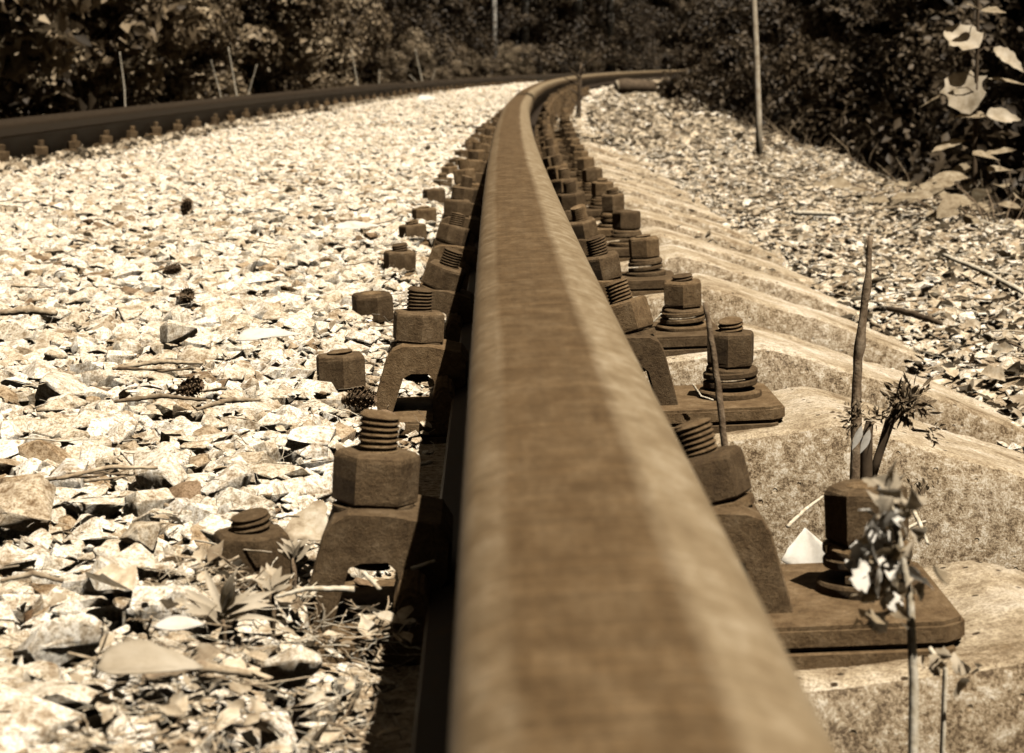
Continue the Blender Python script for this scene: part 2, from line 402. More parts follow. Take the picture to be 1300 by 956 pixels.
sl0 = mk('concrete_sleeper', Vs, Fs, M_con)
bm = bmesh.new(); bm.from_mesh(sl0.data)
for e in bm.edges: e.smooth = e.is_manifold and e.calc_face_angle(0) < .45
bm.to_mesh(sl0.data); bm.free()
sl_extra = {1: 'concrete sleeper at the lower right corner under the nearest visible tie plate',
            2: 'second concrete sleeper on the right, wide pitted side face behind the withered weed',
            3: 'third concrete sleeper on the right, broad bright worn top passing behind the standing stick'}
nvis = 34
for i, d in enumerate(ROWS[:nvis]):
    o = sl0 if i == 0 else sl0.copy()
    if i: COL.objects.link(o)
    o.location = tp(0, d, 0); o.rotation_euler = (0, 0, -d/R)
    if d > 3.5:
        o.location.z -= .004*min(d-3.5, 4)*random.uniform(0.2, 1)
    L = sl_extra.get(i, 'pale concrete sleeper under the near rail, %s from the camera' % od(max(i, 1)))
    if i == 0: L = 'concrete sleeper nearest the camera, almost out of the picture under the near rail'
    lab(o, L, 'railway sleeper', 'concrete sleepers under the track')

# ------------------------------------------------------------------ fastenings
def g_thread(z0, z1, r=.0112, pitch=.0033, top_tilt=0.0, k=28):
    g = G(); V = []; n = max(4, int((z1-z0)/pitch*6))
    for i in range(n+1):
        z = z0+(z1-z0)*i/n
        for j in range(k):
            th = 2*PI*j/k
            ph = (z/pitch - j/k) % 1.0
            rr = r - .0017*(abs(ph-.5)*2)**1.4
            if i == n: rr = r-.002
            zz = z + (top_tilt*(math.cos(th)*.6+.3)*max(0, (i/n-.75)/.25)*.01)
            V.append((rr*math.cos(th), rr*math.sin(th), zz))
    Fc = [(i*k+j, i*k+(j+1) % k, (i+1)*k+(j+1) % k, (i+1)*k+j) for i in range(n) for j in range(k)]
    V.append((0, 0, z1+.0015)); c = len(V)-1
    Fc += [(n*k+j, n*k+(j+1) % k, c) for j in range(k)]
    g.add(V, Fc); return g
def nut_bm(z0, h, rc=.0208, rot=0.0, seed=1):
    rnd = random.Random(seed); bm = bmesh.new()
    rings = []
    for z, f in ((0, .90), (.0016, .985), (.004, 1.0), (h*.5, 1.0), (h-.004, 1.0), (h-.0016, .975), (h, .88)):
        r = []
        for j in range(6):
            th = rot+2*PI*j/6; q = rc*f*(1+rnd.uniform(-.012, .012))
            r.append(bm.verts.new((q*math.cos(th), q*math.sin(th), z0+z+rnd.uniform(-.0003, .0003))))
        rings.append(r)
    for a, c in zip(rings[:-1], rings[1:]):
        for j in range(6): bm.faces.new((a[j], a[(j+1) % 6], c[(j+1) % 6], c[j]))
    bm.faces.new(rings[0][::-1]); bm.faces.new(rings[-1])
    es = [e for e in bm.edges if e.is_manifold and e.calc_face_angle(0) > .3]
    bmesh.ops.bevel(bm, geom=es, offset=.0011, segments=2, affect='EDGES', profile=.6)
    bmesh.ops.recalc_face_normals(bm, faces=bm.faces)
    return bm
def coil(z0, r, turns, pitch, w=.0065, h=.0052, k=30, start=0):
    g = G(); V = []; n = int(turns*k)
    for i in range(n+1):
        th = start+2*PI*i/k; z = z0+pitch*i/k
        for dr, dz in ((-w/2, -h/2), (w/2-.0008, -h/2), (w/2, -h/2+.001), (w/2, h/2-.001), (w/2-.0008, h/2), (-w/2, h/2)):
            V.append(((r+dr)*math.cos(th), (r+dr)*math.sin(th), z+dz))
    Fc = [(i*6+j, i*6+(j+1) % 6, (i+1)*6+(j+1) % 6, (i+1)*6+j) for i in range(n) for j in range(6)]
    Fc += [tuple(range(6))[::-1], tuple(n*6+j for j in range(6))]
    g.add(V, Fc); return g
def setsm(o, ang=.5):
    bm = bmesh.new(); bm.from_mesh(o.data)
    for f in bm.faces: f.smooth = True
    for e in bm.edges: e.smooth = e.is_manifold and e.calc_face_angle(0) < ang
    bm.to_mesh(o.data); bm.free(); return o

def make_anchor(rot, tilt, thr, seed):
    root = empty('anchor_bolt', (0, 0, 0))
    g = G(); g.lathe([(.0145, 0), (.0272, .0003), (.0277, .0015), (.0277, .0055), (.0268, .007), (.014, .0072)], 36)
    setsm(g.obj('flat_washer', M_rust, root))
    setsm(coil(.0100, .0208, 1.9, .0072, start=seed).obj('spring_washer', M_rust, root))
    g = G(); g.lathe([(.010, .0195), (.0222, .0197), (.0226, .0212), (.0222, .0245), (.0205, .0262), (.010, .0264)], 30, M=Matrix.Rotation(.05, 4, 'X'))
    setsm(g.obj('top_washer', M_rust, root))
    from_bm('nut', nut_bm(.0265, .0285, rc=.0222, rot=rot, seed=seed), M_rust, root)
    setsm(g_thread(.020, .0545+thr, top_tilt=tilt).obj('threaded_shank', M_rust, root))
    return root
def make_clamp(rot, tilt, lean, seed):
    # channel clamp seen end-on; local +x points away from the rail (outer leg), bolt at x=0
    root = empty('rail_clamp', (0, 0, 0))
    prof = [(-.042, .032), (-.042, .050), (-.036, .0585), (-.010, .0625), (.012, .0620), (.020, .0575), (.0245, .050), (.036, .001), (.019, .001), (.0105, .034), (.004, .038), (-.010, .0385), (-.0155, .034), (-.0185, .019), (-.034, .019)]
    bm = bmesh.new(); ys = [-.034, -.032, 0, .032, .034]; rr = []
    cxp = sum(p[0] for p in prof)/len(prof); czp = .045
    for y in ys:
        f = .965 if abs(y) > .033 else 1
        rr.append([bm.verts.new((cxp+(x-cxp)*f, y, czp+(z-czp)*f + .0006*math.sin(x*400+y*90+seed))) for x, z in prof])
    k = len(prof)
    for a, c in zip(rr[:-1], rr[1:]):
        for j in range(k): bm.faces.new((a[j], a[(j+1) % k], c[(j+1) % k], c[j]))
    bm.faces.new(rr[0]); bm.faces.new(rr[-1][::-1])
    bmesh.ops.bevel(bm, geom=[e for e in bm.edges if e.calc_face_angle(0) > .7], offset=.0013, segments=2, affect='EDGES')
    bmesh.ops.triangulate(bm, faces=[f for f in bm.faces if len(f.verts) > 6])
    bmesh.ops.recalc_face_normals(bm, faces=bm.faces)
    from_bm('clamp_body', bm, M_rust, root)
    bt = empty('clamp_bolt', (0, 0, .0485), (lean[1], lean[0], 0)); bt.parent = root
    g = G(); g.lathe([(.010, .0085), (.0215, .0087), (.0218, .010), (.0215, .013), (.010, .0132)], 30, M=Matrix.Rotation(.06, 4, 'Y')); setsm(g.obj('spring_washer', M_rust, bt))
    from_bm('nut', nut_bm(.0135, .0265, rc=.0228, rot=rot, seed=seed), M_rust, bt)
    setsm(g_thread(-.02, .0575+tilt*.002, r=.0108, pitch=.0029, top_tilt=tilt*.4).obj('threaded_shank', M_rust, bt))
    return root
def make_plate():
    root = empty('tie_plate', (0, 0, 0))
    bm = bmesh.new()
    def slab(hw, hd, z0, z1, ch):
        pl = [(-hw+ch, -hd), (hw-ch, -hd), (hw, -hd+ch*.8), (hw, hd-ch*.8), (hw-ch, hd), (-hw+ch, hd), (-hw, hd-ch*.8), (-hw, -hd+ch*.8)]
        a = [bm.verts.new((x, y, z0)) for x, y in pl]; c = [bm.verts.new((x, y, z1)) for x, y in pl]
        k = len(pl)
        for j in range(k): bm.faces.new((a[j], a[(j+1) % k], c[(j+1) % k], c[j]))
        bm.faces.new(a[::-1]); bm.faces.new(c)
    slab(.205, .070, -.0125, 0, .012)
    for s in (-1, 1):                         # shoulder ribs beside the rail foot
        pr = [(.0685, .0003), (.0685, .022), (.072, .030), (.078, .0325), (.083, .030), (.0865, .022), (.0875, .0003)]
        rr = [[bm.verts.new((s*x, y, z*(1 if abs(y) < .06 else .8))) for x, z in pr] for y in (-.066, -.058, .058, .066)]
        for a, c in zip(rr[:-1], rr[1:]):
            for j in range(len(pr)-1): bm.faces.new((a[j], a[j+1], c[j+1], c[j]))
        bm.faces.new(rr[0]); bm.faces.new(rr[-1][::-1])
    bmesh.ops.recalc_face_normals(bm, faces=bm.faces)
    bmesh.ops.bevel(bm, geom=[e for e in bm.edges if e.is_manifold and e.calc_face_angle(0) > .7], offset=.0022, segments=2, affect='EDGES')
    from_bm('base_plate', bm, M_rust, root)
    bm = bmesh.new(); slab(.198, .074, -.0215, -.0135, .006)
    bmesh.ops.recalc_face_normals(bm, faces=bm.faces)
    from_bm('rubber_pad', bm, M_rust, root)
    return root
anch = [make_anchor(.25, .3, .009, 1), make_anchor(.0, .2, .006, 2), make_anchor(.45, .1, .003, 3), make_anchor(-.15, .0, .0015, 4)]
clmp = [make_clamp(.30, .5, (0.0, .02), 1), make_clamp(.12, .6, (0.03, .0), 2), make_clamp(.5, .2, (-.10, .05), 3), make_clamp(.05, .0, (-.06, -.04), 4)]
plate = make_plate()
used = set()
def inst(proto, key):
    if key not in used: used.add(key); return proto
    return copy_tree(proto)
S_L = 'in the ballast left of the near rail'; S_R = 'on its plate right of the near rail'
def put(o, rail, side, d, ux, z0, tilt_y, rz=0.0, tilt_x=0.0):
    """rail: base centre offset; ux: offset of the piece from it; mirrored pieces get a half turn"""
    sl = .04 if rail == 0 else -.04
    u0 = BX if rail == 0 else -GA-BX
    z = z0 + ux*sl - (0 if rail == 0 else DROP)
    o.location = tp(u0+ux, d, z)
    o.rotation_euler = Euler((tilt_x, -sl+tilt_y, -d/R+rz), 'XYZ')
    if ux: o.scale = (random.uniform(.96, 1.05), random.uniform(.96, 1.05), random.uniform(.95, 1.07))
    return o
aL = {1: (0, 0), 2: (0, 1), 3: (0, 2), 4: (0, 3)}
names_seen = []
for i, d in enumerate(ROWS):
    if i == 0 or d > 22: continue
    n = od(i) if i > 1 else 'nearest'
    jit = lambda a: random.uniform(-a, a)
    # tie plate
    o = put(inst(plate, 'p'), 0, 0, d, 0, 0, 0, jit(.02))
    lab(o, {1: 'broad rusty tie plate at the lower right on the nearest sleeper', 2: 'rusty tie plate end under the second nut behind the thin leaning stick'}.get(i, 'rusty tie plate under the near rail, %s from the camera' % n), 'tie plate', 'tie plates of the near rail')
    # anchor bolts
    o = put(inst(anch[i % 4] if i != 1 else anch[0], 'a%d' % (i % 4 if i != 1 else 0)), 0, -1, d+jit(.01), -.166, -.007, jit(.04), [.25, .62, .1, 1.0, .5][i % 5]+jit(.2), jit(.04))
    lab(o, {1: 'rusty hex nut with short thread beside the small weed, lowest on the left', 2: 'hex nut with flattened thread beside the pine cone, second on the left'}.get(i, 'rusty nut in the white gravel left of the near rail, %s from the camera' % n), 'anchor bolt', 'anchor bolts left of the near rail')
    o = put(inst(anch[(i+2) % 4], 'a%d' % ((i+2) % 4)), 0, 1, d+jit(.01), .166, -.001, jit(.04), [.2, .1, .95, .55, .35][i % 5]+jit(.2), jit(.04))
    lab(o, {1: 'large dark hex nut on stacked washers behind the shrivelled leaves, lower right', 2: 'hex nut on stacked washers just right of the thin leaning stick'}.get(i, 'nut on stacked washers right of the near rail, %s from the camera' % n), 'anchor bolt', 'anchor bolts right of the near rail')
    # clamps
    leanL = {1: .02, 2: .0, 3: .22, 4: .16, 5: .02, 6: .1}.get(i, jit(.15))
    o = put(inst(clmp[(i-1) % 4], 'c%d' % ((i-1) % 4)), 0, -1, d+jit(.008), -.104, -.005, -leanL*.35, PI)
    for ch in o.children:
        if ch.name.startswith('clamp_bolt'): ch.rotation_euler = (jit(.05), -leanL, jit(.5))
    lab(o, {1: 'nearest clamp on the left, tall threaded bolt and chipped nut over an arched clip', 2: 'second clamp on the left, upright thread with slanted end half in the rail shadow', 3: 'third clamp on the left, nut and thread leaning right against the rail shadow'}.get(i, 'clamp and bolt against the near rail on its left, %s from camera' % n), 'rail clamp', 'rail clamps left of the near rail')
    leanR = {1: -.3, 2: -.33, 3: -.2, 4: -.22}.get(i, -.15+jit(.12))
    o = put(inst(clmp[(i+1) % 4], 'c%d' % ((i+1) % 4)), 0, 1, d+jit(.008), .085, -.006, 0, 0)
    for ch in o.children:
        if ch.name.startswith('clamp_bolt'): ch.rotation_euler = (jit(.06), leanR*.8, jit(.5))
    lab(o, {1: 'arched clamp and bolt half hidden behind the blurred rail edge, lower right', 2: 'leaning threaded clamp bolt left of the thin stick, beside the rail head'}.get(i, 'clamp and leaning bolt right of the near rail, %s from the camera' % n), 'rail clamp', 'rail clamps right of the near rail')
# far rail, gauge side
cnt = 0
for i, d in enumerate(ROWS):
    if d < 5.2 or d > 36: continue
    cnt += 1; n = od(cnt) if cnt > 1 else 'first'
    jit = lambda a: random.uniform(-a, a)
    o = put(copy_tree(clmp[i % 4]), 1, 1, d+jit(.01), .092, 0, 0, 0)
    for ch in o.children:
        if ch.name.startswith('clamp_bolt'): ch.rotation_euler = (jit(.06), jit(.1), jit(.5))
    lab(o, 'small clamp and bolt against the outer rail, %s from the left edge' % n, 'rail clamp', 'rail clamps of the outer rail')
    if d < 20:
        o = put(copy_tree(anch[(i+1) % 4]), 1, 1, d+jit(.01), .162, -.004, jit(.05), jit(1), jit(.05))
        lab(o, 'small nut in gravel before the outer rail, %s from the left edge' % n, 'anchor bolt', 'anchor bolts of the outer rail')
        o = put(copy_tree(plate), 1, 0, d, 0, 0, 0, 0)
        lab(o, 'rusty tie plate under the outer rail, %s from the left edge' % n, 'tie plate', 'tie plates of the outer rail')
# joint bar on the outer rail
g = G()
for k_ in range(1):
    a = []; prof = [(.012, .03), (.030, .034), (.034, .05), (.034, .085), (.028, .098), (.012, .1)]
    ds = np.linspace(21.1, 21.9, 6); V = []
    for dd in ds: V += [tp(-GA-BX+x, dd, z-DROP) for x, z in prof]
    k = len(prof)
    g.add(V, [(i*k+j, (i+1)*k+j, (i+1)*k+(j+1) % k, i*k+(j+1) % k) for i in range(5) for j in range(k)] + [tuple(range(k)), tuple(5*k+j for j in range(k))[::-1]])
lab(g.obj('joint_bar', M_rust, None, False), 'rusty joint bar at the slight kink of the dark outer rail', 'joint bar')

# ------------------------------------------------------------------ stones (individual sources)
SRC_S = bpy.data.collections.new('loose_stones'); COL.children.link(SRC_S)
def stone_mesh(seed, detail=2, ang=.8):
    rnd = random.Random(seed); bm = bmesh.new()
    for _ in range(rnd.randint(9, 14)):
        v = Vector((rnd.gauss(0, 1), rnd.gauss(0, 1), rnd.gauss(0, 1))).normalized()
        bm.verts.new((v.x*1.15*rnd.uniform(.8, 1.1), v.y*.9*rnd.uniform(.8, 1.1), v.z*.74*rnd.uniform(.8, 1.1)))
    r = bmesh.ops.convex_hull(bm, input=bm.verts)
    bmesh.ops.delete(bm, geom=[v for v in bm.verts if not v.link_faces], context='VERTS')
    bmesh.ops.bevel(bm, geom=bm.edges[:], offset=.045, segments=1, affect='EDGES', clamp_overlap=True)
    bmesh.ops.triangulate(bm, faces=bm.faces)
    bmesh.ops.subdivide_edges(bm, edges=[e for e in bm.edges if e.calc_length() > .35], cuts=2, use_grid_fill=True)
    bmesh.ops.triangulate(bm, faces=bm.faces)
    for v in bm.verts:
        n = noise.noise(v.co*2.2+Vector((seed, 0, 0)))*.06 + noise.noise(v.co*6+Vector((0, seed, 0)))*.045
        v.co *= 1+n
    bmesh.ops.recalc_face_normals(bm, faces=bm.faces)
    me = bpy.data.meshes.new('stone'); bm.to_mesh(me); bm.free()
    bm = bmesh.new(); bm.from_mesh(me)
    for f in bm.faces: f.smooth = True
    for e in bm.edges: e.smooth = e.is_manifold and e.calc_face_angle(0) < .42
    bm.to_mesh(me); bm.free()
    me.materials.append(M_stone)
    return me
stone_me = [stone_mesh(s) for s in range(12)]
stone_places = [  # px, py, z, size, label, dark
    (183, 680, .030, .017, 'smooth white rounded stone left of the lowest hex nut'),
    (200, 595, .030, .026, 'big flat grey stone with a straight twig lying in front'),
    (60, 812, .032, .030, 'large speckled stone in the lower left corner'),
    (372, 845, .024, .018, 'bright stone at the bottom edge left of the rail shadow'),
    (155, 730, .032, .026, 'speckled wide stone left of the weed, lower left'),
    (210, 765, .030, .021, 'flat oval stone above the curled dry leaf'),
    (32, 640, .030, .030, 'large mottled stone at the left edge of the photo, halfway down the ballast'),
    (225, 425, .030, .026, 'overhanging pale stone with a black hollow beneath, mid ballast'),
    (80, 490, .028, .040, 'largest pale boulder of the ballast with brown stains, left side'),
    (395, 560, .026, .028, 'pale stone just left of the nearest threaded bolt'),
    (470, 300, .036, .013, 'small round brown stone left of the fifth nut'),
    (443, 281, .036, .020, 'dark brown rounded stone lying on the white ballast')]
src_stones = []
for k, (px, py, z, s, L) in enumerate(stone_places):
    me = stone_me[k % 12]
    o = bpy.data.objects.new('stone', me)
    SRC_S.objects.link(o)
    o.location = atz(px, py, z-.002); o.scale = (s, s*.9, s*.8); o.rotation_euler = (random.uniform(-.2, .2), random.uniform(-.2, .2), random.uniform(0, 6))
    lab(o, L, 'stone')
    src_stones.append(o)
for o in src_stones[-2:]:
    o.material_slots[0].link = 'OBJECT'; o.material_slots[0].material = M_stone_d
# right side loose stones
for px, py, z, s, L in [(968, 297, -.08, .026, 'bright white stone on the litter beyond the sleeper ends'),
                        (712, 152, -.03, .055, 'white rounded stone beside the near rail in the distance'),
                        (1105, 360, -.08, .03, 'pale broken stone right of the standing stick top'),
                        (1150, 352, -.08, .024, 'small bright stone near the shrubs on the right shoulder')]:
    o = bpy.data.objects.new('stone', stone_me[random.randrange(12)]); COL.objects.link(o)
    o.location = atz(px, py, z); o.scale = (s, s, s*.8); o.rotation_euler = (0, 0, random.uniform(0, 6)); lab(o, L, 'stone')

# litter sources
SRC_L = bpy.data.collections.new('loose_litter'); COL.children.link(SRC_L)
def src_litter(kind, seed, mat_):
    random.seed(seed); g = G()
    if kind == 'leaf':
        g.leaf((0, -.9, 0), (0, 1, 0), (0, 0, 1), 1.9, 1.3, random.choice(['ovate', 'round']), random.uniform(-.5, .5), random.uniform(-.1, .8), .18, 7, 4)
    elif kind == 'shard':
        g.leaf((0, -.6, 0), (0, 1, .1), (0, 0, 1), 1.2, .8, 'kite', random.uniform(-.6, .6), random.uniform(.2, .9), .4, 5, 4)
    elif kind == 'straw':
        P = []; x = 0; z = 0
        for i in range(9):
            P.append((i-4+0, x, z)); x += random.uniform(-.35, .35); z += random.uniform(-.15, .15)
        g.tube([Vector(p)*.25 for p in P], [.026*(1-.06*i) for i in range(9)], 5)
    else:
        P = []; x = 0; z = 0
        for i in range(9):
            P.append((i-4+0, x, z)); x += random.uniform(-.3, .3); z += random.uniform(-.2, .2)
        g.tube([Vector(p)*.25 for p in P], [.05*(1-.06*i)*random.uniform(.8, 1.25) for i in range(9)], 6, rough=.15)
        for _ in range(2):
            q = Vector(P[random.randint(2, 6)])*.25; dv = Vector((.5, random.choice([-1, 1])*.5, .1))*random.uniform(.4, .9)
            g.tube([q, q+dv*.5, q+dv], [.03, .022, .012], 5)
    return g, mat_
spec = [('leaf', M_litter, 'fallen_leaf', 'leaf'), ('leaf', M_litter, 'fallen_leaf', 'leaf'), ('shard', M_litter, 'leaf_scrap', 'leaf'), ('shard', M_litter, 'leaf_scrap', 'leaf'),
        ('straw', M_straw, 'dry_straw', 'straw'), ('straw', M_litter, 'dry_straw', 'straw'), ('twig', M_twig, 'dry_twig', 'twig'), ('twig', M_twig, 'dry_twig', 'twig')]
place_l = [(95, 545, .040, .06, .3), (140, 745, .038, .016, 1), (330, 770, .02, .016, 2), (255, 710, .036, .012, 0), (75, 555, .044, .026, .25), (300, 690, .035, .024, -.3), (130, 603, .046, .022, -.22), (195, 467, .044, .030, .08)]
Lt = ['tiny pale leaf scrap lying left of the crossed straws', 'small dry leaf between stones above the curled leaf', 'leaf scrap in the debris below the small weed', 'leaf scrap beside the lowest hex nut',
      'pale crossing straw on the stones at the left', 'short pale straw left of the lowest nut', 'straight thin dry twig on the stones, left side', 'longer dry twig lying above the pine cone, mid ballast']
place_l[0] = (62, 560, .04, .010, .3)
src_lit = []
for k, (kind, m_, nm, cat) in enumerate(spec):
    g, _ = src_litter(kind, 40+k, m_)
    o = g.obj(nm, m_); COL.objects.unlink(o); SRC_L.objects.link(o)
    px, py, z, s, rz = place_l[k]
    o.location = atz(px, py, z); o.scale = (s, s, s); o.rotation_euler = (0, 0, rz); lab(o, Lt[k], cat)
    src_lit.append(o)
random.seed(11)

# geometry-node scatter: one stuff object, instances of the real stones / litter above
def scatter(name, pts, rot, scl, idx, coll, label, cat):
    me = bpy.data.meshes.new(name); me.vertices.add(len(pts)); me.vertices.foreach_set('co', np.asarray(pts, np.float32).ravel())
    for nm, data in (('rot', rot), ('scl', scl)):
        a = me.attributes.new(nm, 'FLOAT_VECTOR', 'POINT'); a.data.foreach_set('vector', np.asarray(data, np.float32).ravel())
    a = me.attributes.new('idx', 'INT', 'POINT'); a.data.foreach_set('value', np.asarray(idx, np.int32))
    me.update()
    o = bpy.data.objects.new(name, me); COL.objects.link(o)
    ng = bpy.data.node_groups.new(name, 'GeometryNodeTree')
    ng.interface.new_socket('Geometry', in_out='INPUT', socket_type='NodeSocketGeometry')
    ng.interface.new_socket('Geometry', in_out='OUTPUT', socket_type='NodeSocketGeometry')
    gi = ng.nodes.new('NodeGroupInput'); goo = ng.nodes.new('NodeGroupOutput')
    ci = ng.nodes.new('GeometryNodeCollectionInfo'); ci.inputs['Collection'].default_value = coll
    ci.inputs['Separate Children'].default_value = True; ci.inputs['Reset Children'].default_value = True
    ip = ng.nodes.new('GeometryNodeInstanceOnPoints'); ip.inputs['Pick Instance'].default_value = True
    def attr(nm, t):
        n = ng.nodes.new('GeometryNodeInputNamedAttribute'); n.data_type = t; n.inputs[0].default_value = nm
        return [s for s in n.outputs if s.name == 'Attribute' and s.enabled][0]
    L = ng.links
    L.new(gi.outputs[0], ip.inputs['Points']); L.new(ci.outputs[0], ip.inputs['Instance'])
    L.new(attr('idx', 'INT'), ip.inputs['Instance Index'])
    e = ng.nodes.new('FunctionNodeEulerToRotation'); L.new(attr('rot', 'FLOAT_VECTOR'), e.inputs[0]); L.new(e.outputs[0], ip.inputs['Rotation'])
    L.new(attr('scl', 'FLOAT_VECTOR'), ip.inputs['Scale']); L.new(ip.outputs[0], goo.inputs[0])
    md = o.modifiers.new('scatter', 'NODES'); md.node_group = ng
    return lab(o, label, cat, kind='stuff')
def grid_pts(u0, u1, d0, d1, sp):
    us = np.arange(u0, u1, sp); ds = np.arange(d0, d1, sp)
    U, D = np.meshgrid(us, ds); U = U.ravel()+rng.uniform(-.5, .5, U.size)*sp; D = D.ravel()+rng.uniform(-.5, .5, D.size)*sp
    return U, D
def tpa(u, d):
    a = d/R; return R-(R-u)*np.cos(a), (R-u)*np.sin(a)
def in_view(x, y, margin=.5):
    xc = (x-CAM.x) - y*math.tan(YAW)
    return np.abs(xc) < .245*y+margin
ps, rs, ss, ix = [], [], [], []
def add_stones(u0, u1, d0, d1, sp, smin, smax, dz, flat=.8, keep=1.0, tiltmax=.30):
    U, D = grid_pts(u0, u1, d0, d1, sp); x, y = tpa(U, D)
    k = in_view(x, y, .45) & (rng.random(U.size) < keep)
    # no stones inside the rail web, on plates and sleepers to the right, inside nuts
    U, D, x, y = U[k], D[k], x[k], y[k]
    k = np.ones(U.size, bool)
    s = smin+(smax-smin)*rng.random(U.size)**1.8
    dr = np.min(np.abs(D[:, None]-rows_np[None, :]), axis=1)
    for c in (-.154, -.084): k &= ~((np.hypot(U-c, dr) < .024+s*.9) & (D < 9))
    k &= ~((np.abs(U+.1) < .055) & (dr < .045+s))
    k &= ~((np.abs(U) < .075+s*.4))
    k &= ~((U > -.17) & (U < 0) & (D < 1.07) & (rng.random(U.size) < .35))
    k &= ~((np.abs(U+GA) < .10+s*.4))
    U, D, x, y, s, dr = U[k], D[k], x[k], y[k], s[k], dr[k]
    z = ground_z(x, y)+dz+rng.uniform(-.006, .006, U.size)+s*.15
    ps.append(np.stack([x, y, z], 1))
    rs.append(np.stack([rng.uniform(-tiltmax, tiltmax, U.size), rng.uniform(-tiltmax, tiltmax, U.size), rng.uniform(0, 6.28, U.size)], 1))
    ss.append(np.stack([s, s*rng.uniform(.75, 1.1, U.size), s*rng.uniform(.75, 1.15, U.size)*flat*1.0], 1))
    ix.append(np.where(rng.random(U.size) < .02, rng.integers(10, 12, U.size), rng.integers(0, 10, U.size)))
add_stones(-1.46, -.10, .42, 3.2, .0155, .009, .021, .005, .95)
add_stones(-1.46, -.17, .42, 1.5, .042, .017, .032, .006, keep=.8)
add_stones(-1.46, -.16, 1.5, 3.2, .038, .015, .028, .006, keep=.9)
add_stones(-1.46, -.09, .42, 2.6, .0105, .0025, .006, .009, keep=.6)
add_stones(-.2, -.06, .42, 6, .018, .004, .010, .012, keep=.75)
add_stones(-1.46, -.10, 3.2, 9, .019, .010, .021, .008, .95)
add_stones(-1.46, -.16, 3.2, 9, .045, .014, .025, .008, keep=.7)
add_stones(-1.48, -.10, 9, 22, .028, .012, .024, .010)
add_stones(-1.48, -.10, 22, 48, .06, .028, .055, .008)
add_stones(-2.2, -1.72, 5, 22, .04, .014, .03, .0, keep=.6)
scatter('ballast_gravel', np.concatenate(ps), np.concatenate(rs), np.concatenate(ss), np.concatenate(ix), SRC_S,
        'white crushed stone ballast between the two rails', 'gravel')
ps, rs, ss, ix = [], [], [], []
add_stones(.50, 1.35, .9, 6, .020, .003, .016, .002, keep=.85)
add_stones(.50, 1.35, .9, 6, .09, .014, .028, .002, keep=.5)
add_stones(.45, 1.3, 6, 14, .030, .006, .022, .002, keep=.8)
add_stones(.12, 1.3, 14, 32, .08, .02, .05, .0, keep=.6)
add_stones(.09, .55, .9, 4, .022, .004, .013, .0, keep=.7)
add_stones(.09, .58, 2.6, 14, .022, .005, .020, .0, keep=.8)
scatter('shoulder_gravel', np.concatenate(ps), np.concatenate(rs), np.concatenate(ss), np.concatenate(ix), SRC_S,
        'broken pale stones on the shoulder beyond the sleeper ends', 'gravel')
# litter
ps, rs, ss, ix = [], [], [], []
def add_litter(u0, u1, d0, d1, n, kinds, smin, smax, dz, tilt=.35, avoid=True, z=None):
    U = rng.uniform(u0, u1, n); D = rng.uniform(d0, d1, n); x, y = tpa(U, D)
    k = in_view(x, y, .45); U, D, x, y = U[k], D[k], x[k], y[k]
    dr = np.min(np.abs(D[:, None]-rows_np[None, :]), axis=1)
    k = (np.abs(U) > .07) & (np.abs(U+GA) > .07)
    k &= ~((U > .06) & (U < .5) & (dr < .11) & (D < 12))
    for c in (-.154, -.084): k &= ~((np.hypot(U-c, dr) < .032) & (D < 9))
    x, y, U, D = x[k], y[k], U[k], D[k]; m = x.size
    zz = ground_z(x, y)+dz+rng.uniform(-.003, .006, m)
    ps.append(np.stack([x, y, zz], 1)); rs.append(np.stack([rng.normal(0, tilt, m), rng.normal(0, tilt, m), rng.uniform(0, 6.28, m)], 1))
    s = rng.uniform(smin, smax, m); ss.append(np.stack([s, s, s], 1)); ix.append(rng.choice(kinds, m))
# order of the source collection is alphabetical by name: dry_straw, dry_straw.001, dry_twig, dry_twig.001, fallen_leaf, fallen_leaf.001, leaf_scrap, leaf_scrap.001
add_litter(.50, 1.5, 1.6, 9, 11000, [4, 5, 6, 6, 7, 7, 0, 1], .006, .018, .010, .35)
add_litter(.24, .55, 3.4, 14, 1800, [4, 6, 7, 0, 1, 2], .005, .016, .052, .3)
add_litter(.3, 1.6, 9, 30, 7000, [4, 5, 6, 7], .014, .034, .012, .5)
add_litter(.5, 1.5, 1.5, 14, 900, [0, 1, 2, 3], .02, .06, .02, .15)
add_litter(1.2, 2.6, 4, 20, 2500, [4, 5, 6], .02, .04, .01, .5)
add_litter(-1.44, -.1, .5, 4, 700, [6, 0, 1, 2, 3, 0], .004, .009, .020, .4)
add_litter(-1.44, -.1, .5, 5, 300, [0, 1, 3], .010, .030, .034, .12)
add_litter(-.30, -.07, .5, 3.2, 900, [0, 1, 6, 2, 0, 1], .004, .012, .018, .35)
add_litter(-.20, -.07, .7, 1.10, 800, [0, 1, 6, 0, 1, 2, 3, 7], .004, .016, .022, .35)
add_litter(-1.53, -1.36, 5, 24, 3500, [6, 7, 4, 2], .010, .028, .030, .5)
add_litter(-1.44, -.1, 4, 20, 1100, [6, 7, 0, 4], .006, .018, .026, .4)
add_litter(-2.9, -1.68, 5, 30, 5000, [4, 5, 6, 7, 2], .012, .03, .012, .5)
add_litter(.07, .5, .9, 8, 1800, [6, 7, 0, 1], .004, .012, .004, .4)
add_litter(.09, .24, 3.0, 12, 1400, [0, 1, 6, 4, 2], .008, .022, .03, .5)
scatter('leaf_litter', np.concatenate(ps), np.concatenate(rs), np.concatenate(ss), np.concatenate(ix), SRC_L,
        'dry leaf scraps, needles and straw scattered over stones and shoulder', 'leaf litter')

